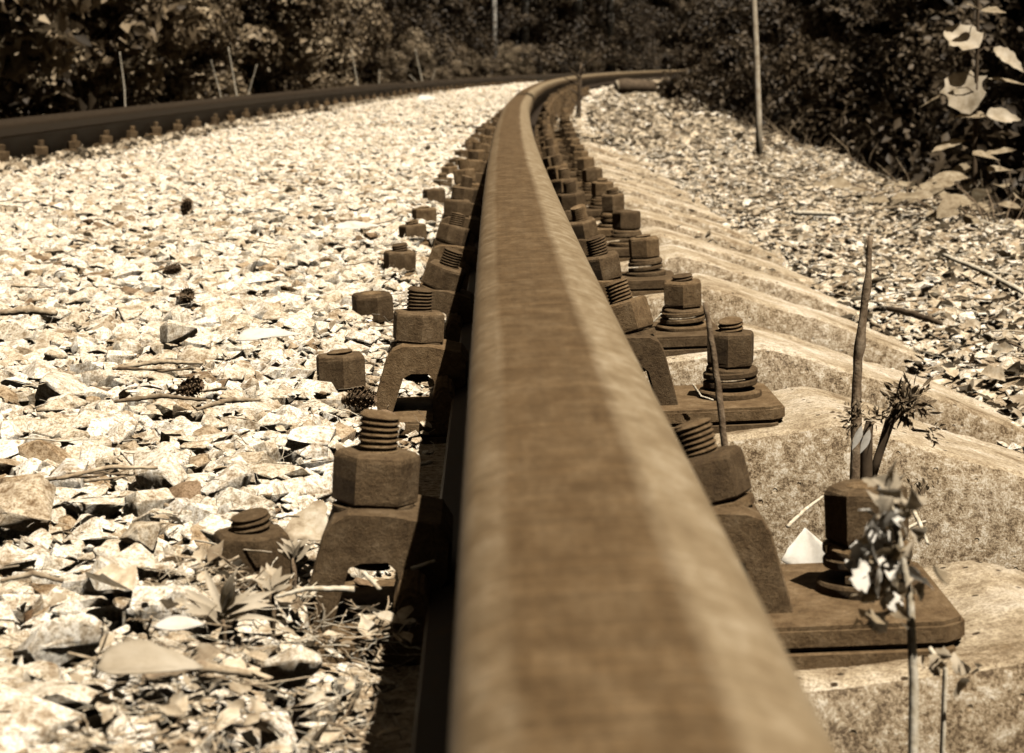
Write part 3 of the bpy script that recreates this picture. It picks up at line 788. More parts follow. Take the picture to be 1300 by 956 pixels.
# ------------------------------------------------------------------ twigs, cones, leaves placed one by one
def stick_obj(name, pts, rads, m_, label, cat, k=8, rough=.08, knots=0, parent=None):
    g = G(); P = [Vector(p) for p in pts]
    Q = []; Rr = []
    n = max(4, 24//max(1, len(P)-1))
    for i in range(len(P)-1):
        for j in range(n):
            t = j/n; Q.append(P[i].lerp(P[i+1], t)); Rr.append(rads[i]+(rads[i+1]-rads[i])*t)
    Q.append(P[-1]); Rr.append(rads[-1])
    for i in range(1, len(Q)-1):
        Q[i] = Q[i]+Vector((random.uniform(-1, 1), random.uniform(-1, 1), random.uniform(-1, 1)))*Rr[i]*.15
        if knots and random.random() < .12: Rr[i] *= 1+knots
    g.tube(Q, Rr, k, rough=rough)
    o = g.obj(name, m_, parent)
    if not parent: lab(o, label, cat)
    return o
tw = [((143, 468), (258, 461), .044, .0020, 'thin curved twig resting on stones above the near pine cone'),
      ((145, 510), (262, 508), .046, .0018, 'crooked dark twig left of the near pine cone'),
      ((250, 520), (330, 508), .045, .0019, 'pale stick running right below the near pine cone'),
      ((72, 608), (200, 594), .050, .0014, 'straight pale stick on the flat stone, left'),
      ((0, 397), (72, 398), .046, .0045, 'short thick brown stick at the left edge of the photo'),
      ((180, 862), (320, 855), .034, .0024, 'brown stick at the bottom edge below the weed'),
      ((80, 738), (0, 738), .04, .0015, 'thin stem at the left edge, low in the photo')]
for (x0, y0), (x1, y1), z, r, L in tw:
    a, c = atz(x0, y0, z), atz(x1, y1, z); m_ = a.lerp(c, .5)+Vector((0, .004, .003))
    stick_obj('dry_twig', [a, m_, c], [r*.7, r, r*.6], M_twig, L, 'twig', knots=.4)
stick_obj('fallen_branch', [atz(1128, 392, -.066), atz(1160, 399, -.062), atz(1195, 411, -.066)], [.004, .005, .003], M_bark, 'dark fallen branch lying on the litter right of the standing stick', 'branch', knots=.3)
stick_obj('fallen_branch', [atz(1198, 324, -.06), atz(1250, 345, -.055), atz(1300, 372, -.06)], [.004, .0045, .004], M_straw, 'pale fallen branch lying toward the right edge on the shoulder', 'branch', knots=.3)
stick_obj('fallen_branch', [atz(1008, 270, -.05), atz(1060, 272, -.05)], [.006, .005], M_straw, 'short pale stick lying on the shoulder near the dark shrubs', 'branch')
def cone(loc, s, rot, label):
    g = G(); n = 70
    for i in range(n):
        t = i/n; th = i*2.39996; r = math.sin(PI*min(1, t*.85+.12))**.8
        base = Vector((math.cos(th)*r*.25, math.sin(th)*r*.25, t*2.0-1))
        dr = Vector((math.cos(th), math.sin(th), .55+t*.5))
        g.leaf(base, dr, Vector((-math.cos(th)*.5, -math.sin(th)*.5, 1)), .62*r+.15, .42, 'round', -.3, .3, .05, 3, 2)
        tip = base+dr.normalized()*(.6*r+.12)
        g.lathe([(.02, -.03), (.05, -.02), (.055, .02), (.02, .04)], 6, M=Matrix.Translation(tip))
    g.tube([(0, 0, -1.1), (0, 0, 1)], [.22, .08], 8)
    o = g.obj('pine_cone', M_cone); o.scale = (s, s, s); o.location = loc; o.rotation_euler = rot
    return lab(o, label, 'pine cone')
cone(atz(240, 492, .042), .0110, (1.2, .3, .9), 'dark pine cone on the pale stones, left of the second hex nut')
cone(atz(455, 507, .030), .0125, (1.45, 0, 1.2), 'weathered brown pine cone at the foot of the second left nut')
cone(atz(237, 376, .044), .0115, (1.3, .3, .2), 'small dark pine cone in the middle ballast, between the two others in line')
cone(atz(236, 263, .048), .0150, (.6, .3, .2), 'farthest small pine cone on the white ballast')
cone(atz(218, 343, .048), .0100, (1.3, 0, 1.5), 'tiny dark pine cone lying above the middle cone')
def leaf_obj(name, loc, d, n, L, W, m_, label, cat='leaf', **k):
    g = G(); g.leaf((0, 0, 0), d, n, L, W, m=6, n=12, **k); o = g.obj(name, m_); o.location = loc
    md = o.modifiers.new('thickness', 'SOLIDIFY'); md.thickness = .0006
    return lab(o, label, cat)
leaf_obj('fallen_leaf', atz(122, 848, .046), (1, .12, .1), (0, -.35, 1), .044, .026, M_leaf_pale, 'long curled dry leaf casting a black shadow at the lower left', shape='ovate', curl=.25, cup=.35, jag=.10)
leaf_obj('fallen_leaf', atz(300, 432, .046), (1, .35, .12), (0, -.25, 1), .060, .030, M_white_leaf, 'bleached white leaf lying on the middle ballast', shape='ovate', curl=.1, cup=.3, jag=.1)
leaf_obj('fallen_leaf', atz(195, 795, .046), (1, .1, .05), (0, -.3, 1), .022, .012, M_white_leaf, 'narrow pale leaf below the oval stone', shape='lance', curl=.05, cup=.2)
leaf_obj('fallen_leaf', atz(372, 655, .036), (.8, -.5, -.35), (0, -.8, 1), .030, .034, M_litter, 'veined pale leaf leaning between the two nearest left bolts', shape='kite', curl=.1, cup=.15, jag=.12)
leaf_obj('fallen_leaf', atz(425, 290, .05), (1, .3, .1), (0, -.3, 1), .07, .035, M_white_leaf, 'broad white leaf lying right of the brown rounded stone', shape='ovate', curl=.1, cup=.2, jag=.1)
leaf_obj('fallen_leaf', at(1026, 728, 1.215), (0, .35, 1), (0, -1, .4), .029, .034, M_white_leaf, 'pale triangular leaf standing behind the nearest tie plate', shape='kite', curl=.35, cup=.5, jag=.06)
leaf_obj('fallen_leaf', atz(530, 126, .06), (1, .3, .1), (0, -.5, 1), .13, .10, M_white_leaf, 'white scrap lying far off before the kink of the outer rail', shape='ovate', curl=.1, cup=.2, jag=.1)
for a, c, L, r in [((1000, 668, 1.22), (1045, 630, 1.28), 'pale straw leaning behind the triangular leaf', .0011), ((1158, 645, 1.25), (1178, 690, 1.2), 'short white straw right of the lower right nut', .0013), ((1110, 790, 1.07), (1202, 782, 1.10), 'white straw lying across the nearest tie plate', .0010), ((1150, 672, 1.25), (1175, 662, 1.3), 'stubby pale straw beside the lower right nut', .0010)]:
    stick_obj('dry_straw', [at(*a), at(*a).lerp(at(*c), .5)+Vector((0, 0, .001)), at(*c)], [r, r, r*.7], M_straw, L, 'straw')
stick_obj('dry_straw', [at(350, 758, 1.0), at(390, 747, 1.0), at(450, 748, 1.0)], [.0008, .0012, .0016], M_straw, 'arched white straw under the nearest left clamp', 'straw')
stick_obj('dry_straw', [at(522, 722, 1.02), at(552, 712, 1.02)], [.0010, .0007], M_straw, 'pale straw jutting into the rail shadow by the nearest clamp', 'straw')
stick_obj('dry_straw', [at(462, 727, 1.0), at(482, 748, .99)], [.0012, .0010], M_straw, 'short straw poking from the opening of the nearest clamp', 'straw')
for pts, L in [([(826, 412, 2.1), (833, 405, 2.1), (840, 398, 2.1)], 'short white thread of straw at the third right nut'),
               ([(880, 488, 1.72), (890, 503, 1.72), (905, 508, 1.7)], 'pale bent straw at the washers behind the thin stick')]:
    stick_obj('dry_straw', [at(*p) for p in pts], [.0009]*len(pts), M_straw, L, 'straw')

# ------------------------------------------------------------------ right foreground sticks and weeds
def groundpt(p): return float(ground_z(np.array([p[0]]), np.array([p[1]]))[0])
D0 = 1.47
bpt = at(1092, 600, D0); base = Vector((bpt.x-.004, bpt.y, groundpt(bpt)-.01))
stick_obj('standing_stick', [base, at(1087, 560, D0), at(1086, 500, D0), at(1091, 440, D0), at(1101, 365, D0), at(1105, 300, D0)],
          [.0038, .0037, .0036, .0032, .0025, .0018], M_stick, 'tall broken brown stick standing upright between the sleepers, right', 'stick', rough=.14, knots=.28)
t1 = at(895, 384, 1.27); b1 = at(924, 600, 1.27)
stick_obj('standing_stick', [Vector((b1.x+.003, b1.y, -.03)), b1, at(915, 520, 1.27), at(906, 450, 1.27), t1], [.0018, .0020, .0022, .0020, .0016], M_stick,
          'thin stick leaning beside the rail between the first two right nuts', 'stick', rough=.1, knots=.2)
# withered weed tuft (dark) at right
D1 = 1.42
wr_ = empty('withered_weed', (at(1100, 640, D1).x, D1, -.12), label='dark withered weed with tufted seed heads beside the tall stick', cat='weed')
def local(o, p): return Vector(p)-o.location
g = G(); g.tube([local(wr_, at(1098, 640, D1))-Vector((0, 0, .06)), local(wr_, at(1100, 610, D1)), local(wr_, at(1100, 560, D1)), local(wr_, at(1104, 535, D1))], [.0045, .0042, .0040, .0028], 9, rough=.1)
g.tube([local(wr_, at(1103, 620, D1)), local(wr_, at(1115, 580, D1)), local(wr_, at(1130, 535, D1)), local(wr_, at(1148, 515, D1))], [.003, .003, .0036, .004], 8, rough=.1)
g.tube([local(wr_, at(1145, 530, D1)), local(wr_, at(1160, 546, D1)), local(wr_, at(1180, 548, D1))], [.002, .0012, .001], 6)
g.obj('stem', M_bark, wr_)
def tuft(root, px, py, D, n, L, spread=1.0, m_=M_darkweed, up=(0, 0, 1), nm='seed_head'):
    g = G(); c = local(root, at(px, py, D))
    for _ in range(n):
        v = Vector((random.gauss(0, 1), random.gauss(0, .7), random.gauss(0, 1))).normalized()*spread+Vector(up)
        v.normalize()
        st = c+v*L*random.uniform(0, .75)+Vector((random.gauss(0, .12), random.gauss(0, .12), random.gauss(0, .12)))*L; v = (v+Vector((random.gauss(0, .4), random.gauss(0, .4), random.gauss(0, .4)))).normalized()
        g.leaf(st, v, (random.uniform(-1, 1), random.uniform(-1, 1), .5), L*random.uniform(.2, .6), L*.13, 'lance', random.uniform(-1.2, 1.2), .6, .15, 6, 2)
    return g.obj(nm, m_, root)
tuft(wr_, 1150, 515, D1, 200, .019, .8, up=(.25, 0, .5)); tuft(wr_, 1085, 532, D1, 70, .014, 1.0, up=(-.1, 0, .3)); tuft(wr_, 1118, 530, D1, 45, .014, 1.0, up=(0, 0, .2))
tuft(wr_, 1172, 546, D1, 26, .014, .5, up=(.8, 0, -.25)); tuft(wr_, 1086, 552, D1, 25, .010, 1.0, up=(0, 0, -.5))
g = G()
for px, py in ((1094, 540), (1104, 545)):
    g.leaf(local(wr_, at(px, py, D1-.012)), (-.35, 0, -1), (.3, -1, 0), .018, .006, 'lance', .05, .3, .03, 6, 2)
g.obj('pale_sepal', M_white_leaf, wr_)
w2 = empty('withered_weed', at(1166, 640, 1.5), label='small dark spiky weed on the pitted sleeper side at the right', cat='weed')
tuft(w2, 1166, 634, 1.5, 22, .016, .45, up=(0, 0, .8), nm='leaves'); tuft(w2, 1183, 612, 1.5, 12, .008, 1, up=(0, 0, .6), nm='leaves')
# blurred shrivelled plant, close to the camera
D2 = .84
dp = empty('shrivelled_plant', Vector((at(1160, 860, D2).x, D2, -.125)), label='blurred shrivelled dry plant on a pale stem, nearest at the lower right', cat='plant')
g = G(); g.tube([Vector((0, 0, -.005)), Vector((.002, 0, .03)), local(dp, at(1160, 866, D2)), local(dp, at(1155, 760, D2)), local(dp, at(1140, 680, D2)), local(dp, at(1130, 640, D2))], [.0022, .0022, .0020, .0017, .0014, .0012], 8)
g.obj('stem', M_straw, dp)
def crumple(root, px, py, D, n, L, m_, spr):
    g = G()
    for _ in range(n):
        c = local(root, at(px+random.gauss(0, spr[0]), py+random.gauss(0, spr[1]), D+random.uniform(-.015, .015)))
        v = Vector((random.gauss(0, 1), random.gauss(0, 1), random.gauss(-.3, 1))).normalized()
        g.leaf(c, v, (random.uniform(-1, 1), random.uniform(-1, .2), random.uniform(-1, 1)), L*random.uniform(.6, 1.1), L*.6, random.choice(['round', 'ovate', 'lance']), random.uniform(-1.8, 1.8), random.uniform(-1.5, 1.5), .35, 8, 6)
    return g.obj('dry_leaves', m_, root)
crumple(dp, 1132, 632, D2, 16, .012, M_leaf_pale, (13, 16)); crumple(dp, 1122, 705, D2, 34, .014, M_white_leaf, (16, 30)); crumple(dp, 1138, 728, D2, 22, .011, M_weed, (20, 32))
crumple(dp, 1125, 755, D2, 14, .009, M_leaf_pale, (20, 22)); crumple(dp, 1150, 655, D2, 5, .012, M_leaf_pale, (8, 8))
dp2 = empty('shrivelled_plant', Vector((at(1195, 900, .92).x, .92, -.12)), label='small curled dry leaves low at the lower right corner', cat='plant')
g = G(); g.tube([(0, 0, 0), local(dp2, at(1200, 850, .92)), local(dp2, at(1180, 822, .92))], [.0015, .0012, .001], 6); g.obj('stem', M_straw, dp2)
crumple(dp2, 1185, 835, .92, 6, .009, M_leaf_pale, (8, 9)); crumple(dp2, 1215, 852, .92, 7, .009, M_leaf_pale, (16, 5))
# small weeds at lower left
def rosette(px, py, z, n, L, W, label, up=.35, stem=.01):
    o = empty('small_weed', atz(px, py, z), label=label, cat='weed'); g = G()
    for i in range(n):
        th = i*2.399+random.uniform(-.2, .2); u_ = up+random.uniform(-.2, .5)
        v = Vector((math.cos(th), math.sin(th)*.6, u_+.35*abs(math.sin(th))))
        g.leaf((0, 0, stem+random.uniform(-.004, .004)), v, (random.uniform(-.6, .6), -.6, .8), L*random.uniform(.6, 1.15), W*random.uniform(.7, 1.2), 'lance', random.uniform(.1, .9), .35, .08, 8, 4)
    g.obj('leaves', M_leaf_pale, o)
    g = G(); g.tube([(0, 0, -.02), (.001, 0, 0), (0, 0, stem)], [.0012]*3, 6); g.obj('stem', M_stick, o)
    return o
rosette(283, 797, .026, 20, .025, .0048, 'star-shaped small weed with narrow pale leaves below the lowest nut', .35, .004)
rosette(372, 732, .022, 14, .013, .0035, 'young weed sprouting between the two nearest left bolts', .9, .010)
rosette(345, 775, .024, 12, .012, .004, 'low seedling in the debris under the nearest clamp', .6, .008)

# ------------------------------------------------------------------ mid-distance plants
def branchy(root, base, top, r0, n, L, m_, seed, nm='stem'):
    random.seed(seed); g = G(); b_ = Vector(base); t_ = Vector(top)
    g.tube([b_, b_.lerp(t_, .35)+Vector((.01*L, 0, 0)), b_.lerp(t_, .7), t_], [r0, r0*.8, r0*.55, r0*.25], 7)
    for _ in range(n):
        t = random.uniform(.35, .95); q = b_.lerp(t_, t); v = Vector((random.uniform(-1, 1), random.uniform(-.5, .5), random.uniform(.3, 1)))*L*random.uniform(.5, 1)
        g.tube([q, q+v*.5+Vector((0, 0, .02*L)), q+v], [r0*.4, r0*.3, r0*.12], 5)
    return g.obj(nm, m_, root)
o = empty('bare_shrub', atz(733, 160, -.06), label='small bare dark shrub standing beside the far curve of the near rail', cat='shrub')
branchy(o, (0, 0, -.03), (.02, 0, .36), .018, 7, .15, M_bark, 4)
# big-leaved sapling
DS = 5.3
sp_ = empty('leafy_sapling', Vector((at(1238, 290, DS).x, DS, -.12)), label='slender sapling with large pale holed leaves against the dark wood, upper right', cat='sapling')
random.seed(5)
g = G(); g.tube([(0, 0, -.03), local(sp_, at(1237, 250, DS)), local(sp_, at(1238, 150, DS)), local(sp_, at(1241, 60, DS)), local(sp_, at(1242, -60, DS)), local(sp_, at(1238, -260, DS))], [.008, .0065, .0055, .0045, .004, .002], 8)
leafs = [((1245, 52), (1205, 46), .088, .075, 1), ((1240, 85), (1262, 0), 0, 0, 0)]
LF = [ # base px, tip px, width px, face
    ((1243, 60), (1203, 42), 36, 'r', 1), ((1262, 60), (1298, 88), 20, 'o', 1), ((1212, 92), (1232, 140), 50, 'r', 1),
    ((1215, 112), (1172, 134), 16, 'l', .6), ((1252, 148), (1214, 146), 22, 'o', .5), ((1252, 146), (1297, 148), 20, 'o', .8),
    ((1255, 100), (1300, 106), 12, 'l', .4), ((1226, 178), (1186, 190), 16, 'l', .5), ((1246, 236), (1214, 246), 22, 'o', .8),
    ((1290, 190), (1250, 196), 14, 'l', .4), ((1236, 282), (1262, 262), 18, 'o', .5), ((1236, 62), (1204, 78), 10, 'l', .3), ((1243, 12), (1228, 5), 12, 'o', .6), ((1246, 12), (1275, 18), 16, 'o', .5),
    ((1245, -30), (1210, -45), 26, 'o', .6), ((1242, -60), (1280, -90), 26, 'o', .6), ((1240, -110), (1205, -140), 26, 'o', .6)]
gl = G(); gd = G()
for (bx, by), (tx, ty), w, sh, br in LF:
    a = local(sp_, at(bx, by, DS+random.uniform(-.04, .04))); c = local(sp_, at(tx, ty, DS+random.uniform(-.06, .06))); v = c-a
    stem_p = local(sp_, at(1240, by+8, DS))
    g.tube([stem_p, stem_p.lerp(a, .5)+Vector((0, 0, .01)), a], [.0018, .0014, .0012], 5)
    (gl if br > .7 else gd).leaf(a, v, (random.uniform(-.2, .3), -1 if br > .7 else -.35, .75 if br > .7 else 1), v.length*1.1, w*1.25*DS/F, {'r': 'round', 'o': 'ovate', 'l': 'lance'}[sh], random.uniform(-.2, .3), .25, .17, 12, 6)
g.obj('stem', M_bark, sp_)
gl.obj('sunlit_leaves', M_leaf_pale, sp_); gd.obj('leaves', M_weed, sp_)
# pale slim trunk
b_ = atz(965, 208, -.082)
o = empty('young_tree', b_, label='slim pale bare trunk standing alone on the shoulder before the dark wood', cat='tree')
g = G(); g.tube([(0, 0, -.05), local(o, at(963, 150, b_.y)), local(o, at(960, 60, b_.y)), local(o, at(956, -20, b_.y)), local(o, at(958, -150, b_.y)), local(o, at(940, -500, b_.y)), local(o, at(945, -800, b_.y))], [.0135, .0125, .0115, .011, .010, .007, .003], 9, rough=.05)
g.obj('trunk', M_pale_bark, o)
random.seed(9); g = G()
for _ in range(380):
    c = local(o, at(942+random.gauss(0, 70), random.uniform(-880, -420), b_.y+random.uniform(-.25, .25)))
    g.leaf(c, (random.uniform(-1, 1), random.uniform(-1, 1), -.3), (0, 0, 1), .07, .05, 'ovate', .2, .2, 0, 3, 2)
g.obj('crown', M_weed, o)
# low broad-leaved ground plants along the shoulder edge
def ground_plant(px, py, z, n, L, label, m_=M_weed, hgt=.12, spread=1.0):
    o = empty('broadleaf_plant', atz(px, py, z), label=label, cat='plant'); g = G(); gs = G()
    for i in range(n):
        th = random.uniform(0, 2*PI); rr = random.uniform(.02, .12)*spread; c = Vector((math.cos(th)*rr, math.sin(th)*rr, random.uniform(.2, 1)*hgt))
        gs.tube([(0, 0, -.02), c*.55+Vector((0, 0, .02)), c], [.0022, .0016, .001], 5)
        g.leaf(c, (math.cos(th), math.sin(th), random.uniform(-.3, .3)), (random.uniform(-.5, .5), -.5, 1), L*random.uniform(.6, 1.15), L*.55, random.choice(['ovate', 'round', 'ovate']), random.uniform(0, .5), .25, .06, 6, 4)
    g.obj('leaves', m_, o); gs.obj('stems', M_stick, o); return o
random.seed(21)
gp = [(1095, 262, 'left', 26, .07, .08), (1150, 275, 'x', 22, .08, .10), (1030, 238, 'x', 14, .06, .06), (985, 220, 'x', 14, .06, .06), (1205, 300, 'x', 18, .07, .10), (1268, 310, 'x', 22, .09, .14), (1290, 290, 'x', 20, .10, .2), (900, 178, 'x', 16, .08, .07), (858, 160, 'x', 16, .09, .07), (930, 200, 'x', 12, .07, .07), (1050, 250, 'x', 12, .06, .05), (815, 178, 'x', 10, .06, .05)]
gl_lab = ['clump of broad dry leaves at the foot of the dark shrubs, left of the rightmost watermark-free gap', 'spreading broad-leaved plant in front of the darkest shade', 'low leafy plant at the shoulder edge, right of the pale trunk', 'low leafy plant just right of the pale trunk foot',
          'leafy plant left of the sapling foot', 'dense plant at the foot of the sapling', 'tall leafy plant at the right edge under the sapling leaves', 'low plant on the shoulder left of the pale trunk', 'far low plant where the shoulder meets the shade', 'small leafy plant just left of the pale trunk', 'tiny broadleaf plant between two larger clumps at the shade edge', 'flat dark weed on the shoulder behind the sleepers']
gl_lab[0] = 'clump of broad dry leaves along the shade edge above the standing stick'
for (px, py, _, n, L, h), l_ in zip(gp, gl_lab): ground_plant(px, py, -.12, n, L, l_, hgt=h, spread=1.3)
# dry pale stems behind the outer rail
ds_ = [((290, 60), (301, 124), 14, .006, 'tall pale dry stem behind the outer rail, left of centre'), ((326, 82), (314, 124), 14.5, .005, 'slanted pale dry stem behind the outer rail beside the tall one'), ((268, 76), (281, 124), 14.2, .004, 'thin dry stem left of the tall pale one'),
       ((152, 66), (158, 112), 12, .005, 'reddish broken stem among the left shrubs'), ((446, 62), (455, 112), 20, .007, 'pale dry stem before the shrubs right of the letter-free gap'), ((482, 88), (481, 112), 21, .006, 'short pale stem by the outer rail'), ((527, 62), (537, 108), 24, .008, 'pale dry stem rising at the kink of the outer rail'), ((520, 95), (534, 109), 24, .006, 'left-leaning short dry stem at the kink'), ((553, 88), (546, 110), 24, .006, 'right-leaning short dry stem at the kink')]
for (tx, ty), (bx, by), D, r, l_ in ds_:
    l_ = l_.replace(' right of the letter-free gap', ', middle of the far edge')
    b_ = at(bx, by, D); z0 = groundpt(b_)-.03; rr_ = r*1.0
    P = [Vector((b_.x+(b_.x-at(tx, ty, D).x)*.3, D, z0)), b_, at(tx, ty, D)]
    stick_obj('withered_stalk', P, [rr_*.8, rr_*.7, rr_*.4], M_straw, l_, 'stem')
# log lying by the far curve
lp = atz(800, 119, -.05)
o = empty('fallen_log', lp, (0, 0, .25), label='short dark log with a pale cut end lying beside the far curve', cat='log')
g = G(); g.tube([(-.16, 0, .08), (-.05, .02, .085), (.15, .03, .08), (.32, .06, .07)], [.088, .092, .085, .07], 14, rough=.06); g.obj('bark', M_bark, o)
g = G(); g.lathe([(.001, -.004), (.078, -.004), (.078, .004), (.001, .004)], 16, M=Matrix.Translation((-.164, 0, .08)) @ Matrix.Rotation(PI/2, 4, 'Y')); g.obj('cut_end', M_wood, o)

# ------------------------------------------------------------------ shrubs and trees
def foliage_arrays(seed, n, size, leaf, clumps, tall):
    r = np.random.default_rng(seed)
    rx, ry, rz = size
    cc = r.uniform(-1, 1, (clumps, 3)); cc /= np.maximum(1.25, np.linalg.norm(cc, axis=1))[:, None]*.85; cc[:, 2] += r.uniform(-.15, .35, clumps)
    cc = cc*np.array([rx, ry, rz])*.9
    cr = r.uniform(.08, .34, clumps)*min(rx, rz)*1.05
    k = r.integers(0, clumps, n)
    g_ = r.normal(0, 1, (n, 3)); g_ /= np.linalg.norm(g_, axis=1)[:, None]
    p = cc[k]+g_*(cr[k]*r.random(n)**.45)[:, None]*np.array([1, 1, .75])
    p[:, 2] += tall
    # orientation
    nr = g_*.7+r.normal(0, .55, (n, 3))+np.array([.15, -.25, .5]); nr /= np.linalg.norm(nr, axis=1)[:, None]
    a = np.cross(nr, r.normal(0, 1, (n, 3))); a /= np.linalg.norm(a, axis=1)[:, None]
    b2 = np.cross(nr, a)
    L = leaf*r.uniform(.55, 1.2, n)[:, None]; W = L*.32
    fold = nr*L*.12
    v0 = p-a*L*.5; v1 = p+b2*W+fold; v2 = p+a*L*.55-nr*L*.1; v3 = p-b2*W+fold
    V = np.stack([v0, v1, v2, v3], 1).reshape(-1, 3)
    base = np.arange(n)*4
    tris = np.stack([np.stack([base, base+1, base+2], 1), np.stack([base, base+2, base+3], 1)], 1).reshape(-1, 3)
    sh = np.repeat(np.clip(.5+r.normal(0, .22, n)+(r.uniform(-.4, .4, clumps))[k], 0, 1), 4)
    return V, tris, sh
def foliage_obj(name, seed, n, size, leaf, clumps, tall, m_, parent):
    V, T, sh = foliage_arrays(seed, n, size, leaf, clumps, tall)
    me = bpy.data.meshes.new(name); me.vertices.add(len(V)); me.vertices.foreach_set('co', V.astype(np.float32).ravel())
    me.loops.add(T.size); me.loops.foreach_set('vertex_index', T.astype(np.int32).ravel())
    me.polygons.add(len(T)); me.polygons.foreach_set('loop_start', np.arange(0, T.size, 3, dtype=np.int32))
    me.update(calc_edges=True)
    a = me.attributes.new('shade', 'FLOAT', 'POINT'); a.data.foreach_set('value', sh.astype(np.float32))
    me.materials.append(m_)
    o = bpy.data.objects.new(name, me); COL.objects.link(o); o.parent = parent
    return o
def stems_obj(seed, n, h, r0, parent, m_=M_bark, nm='branches', spread=.5):
    random.seed(seed); g = G()
    for _ in range(n):
        a = Vector((random.uniform(-.2, .2)*spread*2, random.uniform(-.2, .2), -.15)); t = Vector((random.uniform(-1, 1)*spread, random.uniform(-1, 1)*spread, h*random.uniform(.6, 1)))
        m1 = a.lerp(t, .4)+Vector((random.uniform(-.1, .1), 0, .1)); g.tube([a, m1, a.lerp(t, .75), t], [r0, r0*.8, r0*.5, r0*.2], 6)
        for _ in range(4):
            q = a.lerp(t, random.uniform(.2, .9)); v = Vector((random.uniform(-1, 1), random.uniform(-1, 1), random.uniform(.1, .8)))*.4*h*.5
            g.tube([q, q+v*.6, q+v], [r0*.4, r0*.3, r0*.1], 4)
    return g.obj(nm, m_, parent)
def make_shrub(seed, n, size, leaf, clumps, tall, m_, nst=5, r0=.012):
    o = empty('shrub', (0, 0, 0)); foliage_obj('foliage', seed, n, size, leaf, clumps, tall, m_, o); stems_obj(seed, nst, tall*1.4, r0, o, spread=size[0]*.6); return o
sh = [make_shrub(1, 26000, (1.05, .9, 1.15), .075, 55, .75, M_fol), make_shrub(2, 30000, (1.2, 1.0, 1.3), .055, 70, .95, M_fol), make_shrub(3, 22000, (1.0, .9, .9), .055, 46, .55, M_fol)]
big = make_shrub(4, 7000, (.95, .8, .9), .12, 40, .6, M_fol, 6)
use = set()
def place_tree(proto, key, u, d, s, label, group, cat='shrub', rz=None, z=None):
    o = proto if key not in use else copy_tree(proto); use.add(key)
    p_ = tp(u, d); o.location = (p_.x, p_.y, groundpt(p_)-.02 if z is None else z); o.scale = (s, s, s)
    o.rotation_euler = (0, 0, random.uniform(0, 6.28) if rz is None else rz)
    return lab(o, label, cat, group)
random.seed(33)
place_tree(big, 'b', -3.2, 10.6, 1.0, 'shrub with the largest leaves at the upper left corner behind the outer rail', 'shrubs behind the outer rail')
place_tree(big, 'b', -2.9, 12.6, .8, 'large-leaved shrub just right of the one in the upper left corner', 'shrubs behind the outer rail')
k = 0; d = 12.5
while d < 62:
    k += 1; u = -3.05-random.uniform(0, .5)
    place_tree(sh[k % 3], 's%d' % (k % 3), u, d, random.uniform(.8, 1.15) if d < 27 else (random.uniform(.36, .5) if d < 38 else random.uniform(.32, .42)), 'leafy shrub behind the outer rail, %s in its row from the left' % (od(k) if k > 1 else 'first'), 'shrubs behind the outer rail')
    d += 1.35 if d < 30 else 1.9
# right shrubs: beyond the shoulder
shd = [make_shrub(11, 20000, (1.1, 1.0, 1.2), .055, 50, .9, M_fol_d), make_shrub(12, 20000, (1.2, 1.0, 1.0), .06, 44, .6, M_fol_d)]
k = 0; d = 6.0
while d < 60:
    k += 1; u = 2.6+random.uniform(0, .35) + (-.55 if d > 13 else 0)
    place_tree(shd[k % 2], 'd%d' % (k % 2), u, d, random.uniform(.75, 1.1)*(1.0 if d < 30 else 1.0), 'dark shaded shrub beyond the right shoulder, %s from the camera' % (od(k) if k > 1 else 'first'), 'dark shrubs on the right')
    d += 1.3 if d < 24 else 2.2
# canopy trees on the right (their crowns shade the wood)
def make_tree(seed, h, cr, n, m_, mt, name='tree', tr=.09, leaf=.13):
    o = empty(name, (0, 0, 0)); random.seed(seed)
    g = G(); P = [Vector((0, 0, -.3)), Vector((.03, 0, h*.3)), Vector((-.05, .03, h*.6)), Vector((0, 0, h*.95))]; g.tube(P, [tr*1.2, tr, tr*.7, tr*.2], 10, rough=.04)
    for _ in range(14):
        t = random.uniform(.35, .9); q = Vector((0, 0, h*t)); th = random.uniform(0, 6.28); v = Vector((math.cos(th), math.sin(th), .5))*cr*random.uniform(.5, .9)
        g.tube([q, q+v*.5, q+v], [tr*.3, tr*.2, tr*.06], 5)
    g.obj('trunk', mt, o)
    foliage_obj('crown', seed, n, (cr, cr, h*.36), leaf, 60, h*.68, m_, o)
    return o
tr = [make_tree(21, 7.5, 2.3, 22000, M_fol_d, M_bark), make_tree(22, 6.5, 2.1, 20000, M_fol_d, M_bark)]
random.seed(44); k = 0
for row, (u0, stp) in enumerate(((5.2, 2.1), (8.4, 2.8))):
    d = -2.0
    while d < 62:
        k += 1
        place_tree(tr[k % 2], 't%d' % (k % 2), u0+random.uniform(0, .6), d, random.uniform(.9, 1.15), 'tall leafy tree in the dark wood on the right, %s from the front' % (od(k) if k > 1 else 'first'), 'trees of the wood on the right', 'tree')
        d += stp*random.uniform(.85, 1.15) if d < 30 else 4
# birches ahead
bt = make_tree(31, 9, 1.8, 14000, M_fol, M_birch, 'birch_tree', .075, .10)
bl = ['birch with a thin white trunk at the top, left of the rail vanishing point', 'birch with a pale blurred trunk at the top centre', 'birch with the brightest leaning trunk at the top, right of centre', 'birch with a pale trunk farther right at the top edge']
for (px, D, s, lean), l_ in zip(((628, 45, .75, 0), (665, 48, 1.1, .01), (741, 56, 1.6, .08), (775, 60, 1.3, .0)), bl):
    o = bt if 'bt' not in use else copy_tree(bt); use.add('bt')
    p_ = at(px, 60, D); o.location = (p_.x, p_.y, -.1); o.scale = (s, s, 1); o.rotation_euler = (0, lean, random.uniform(0, 6)); lab(o, l_, 'birch', 'birches at the far edge')
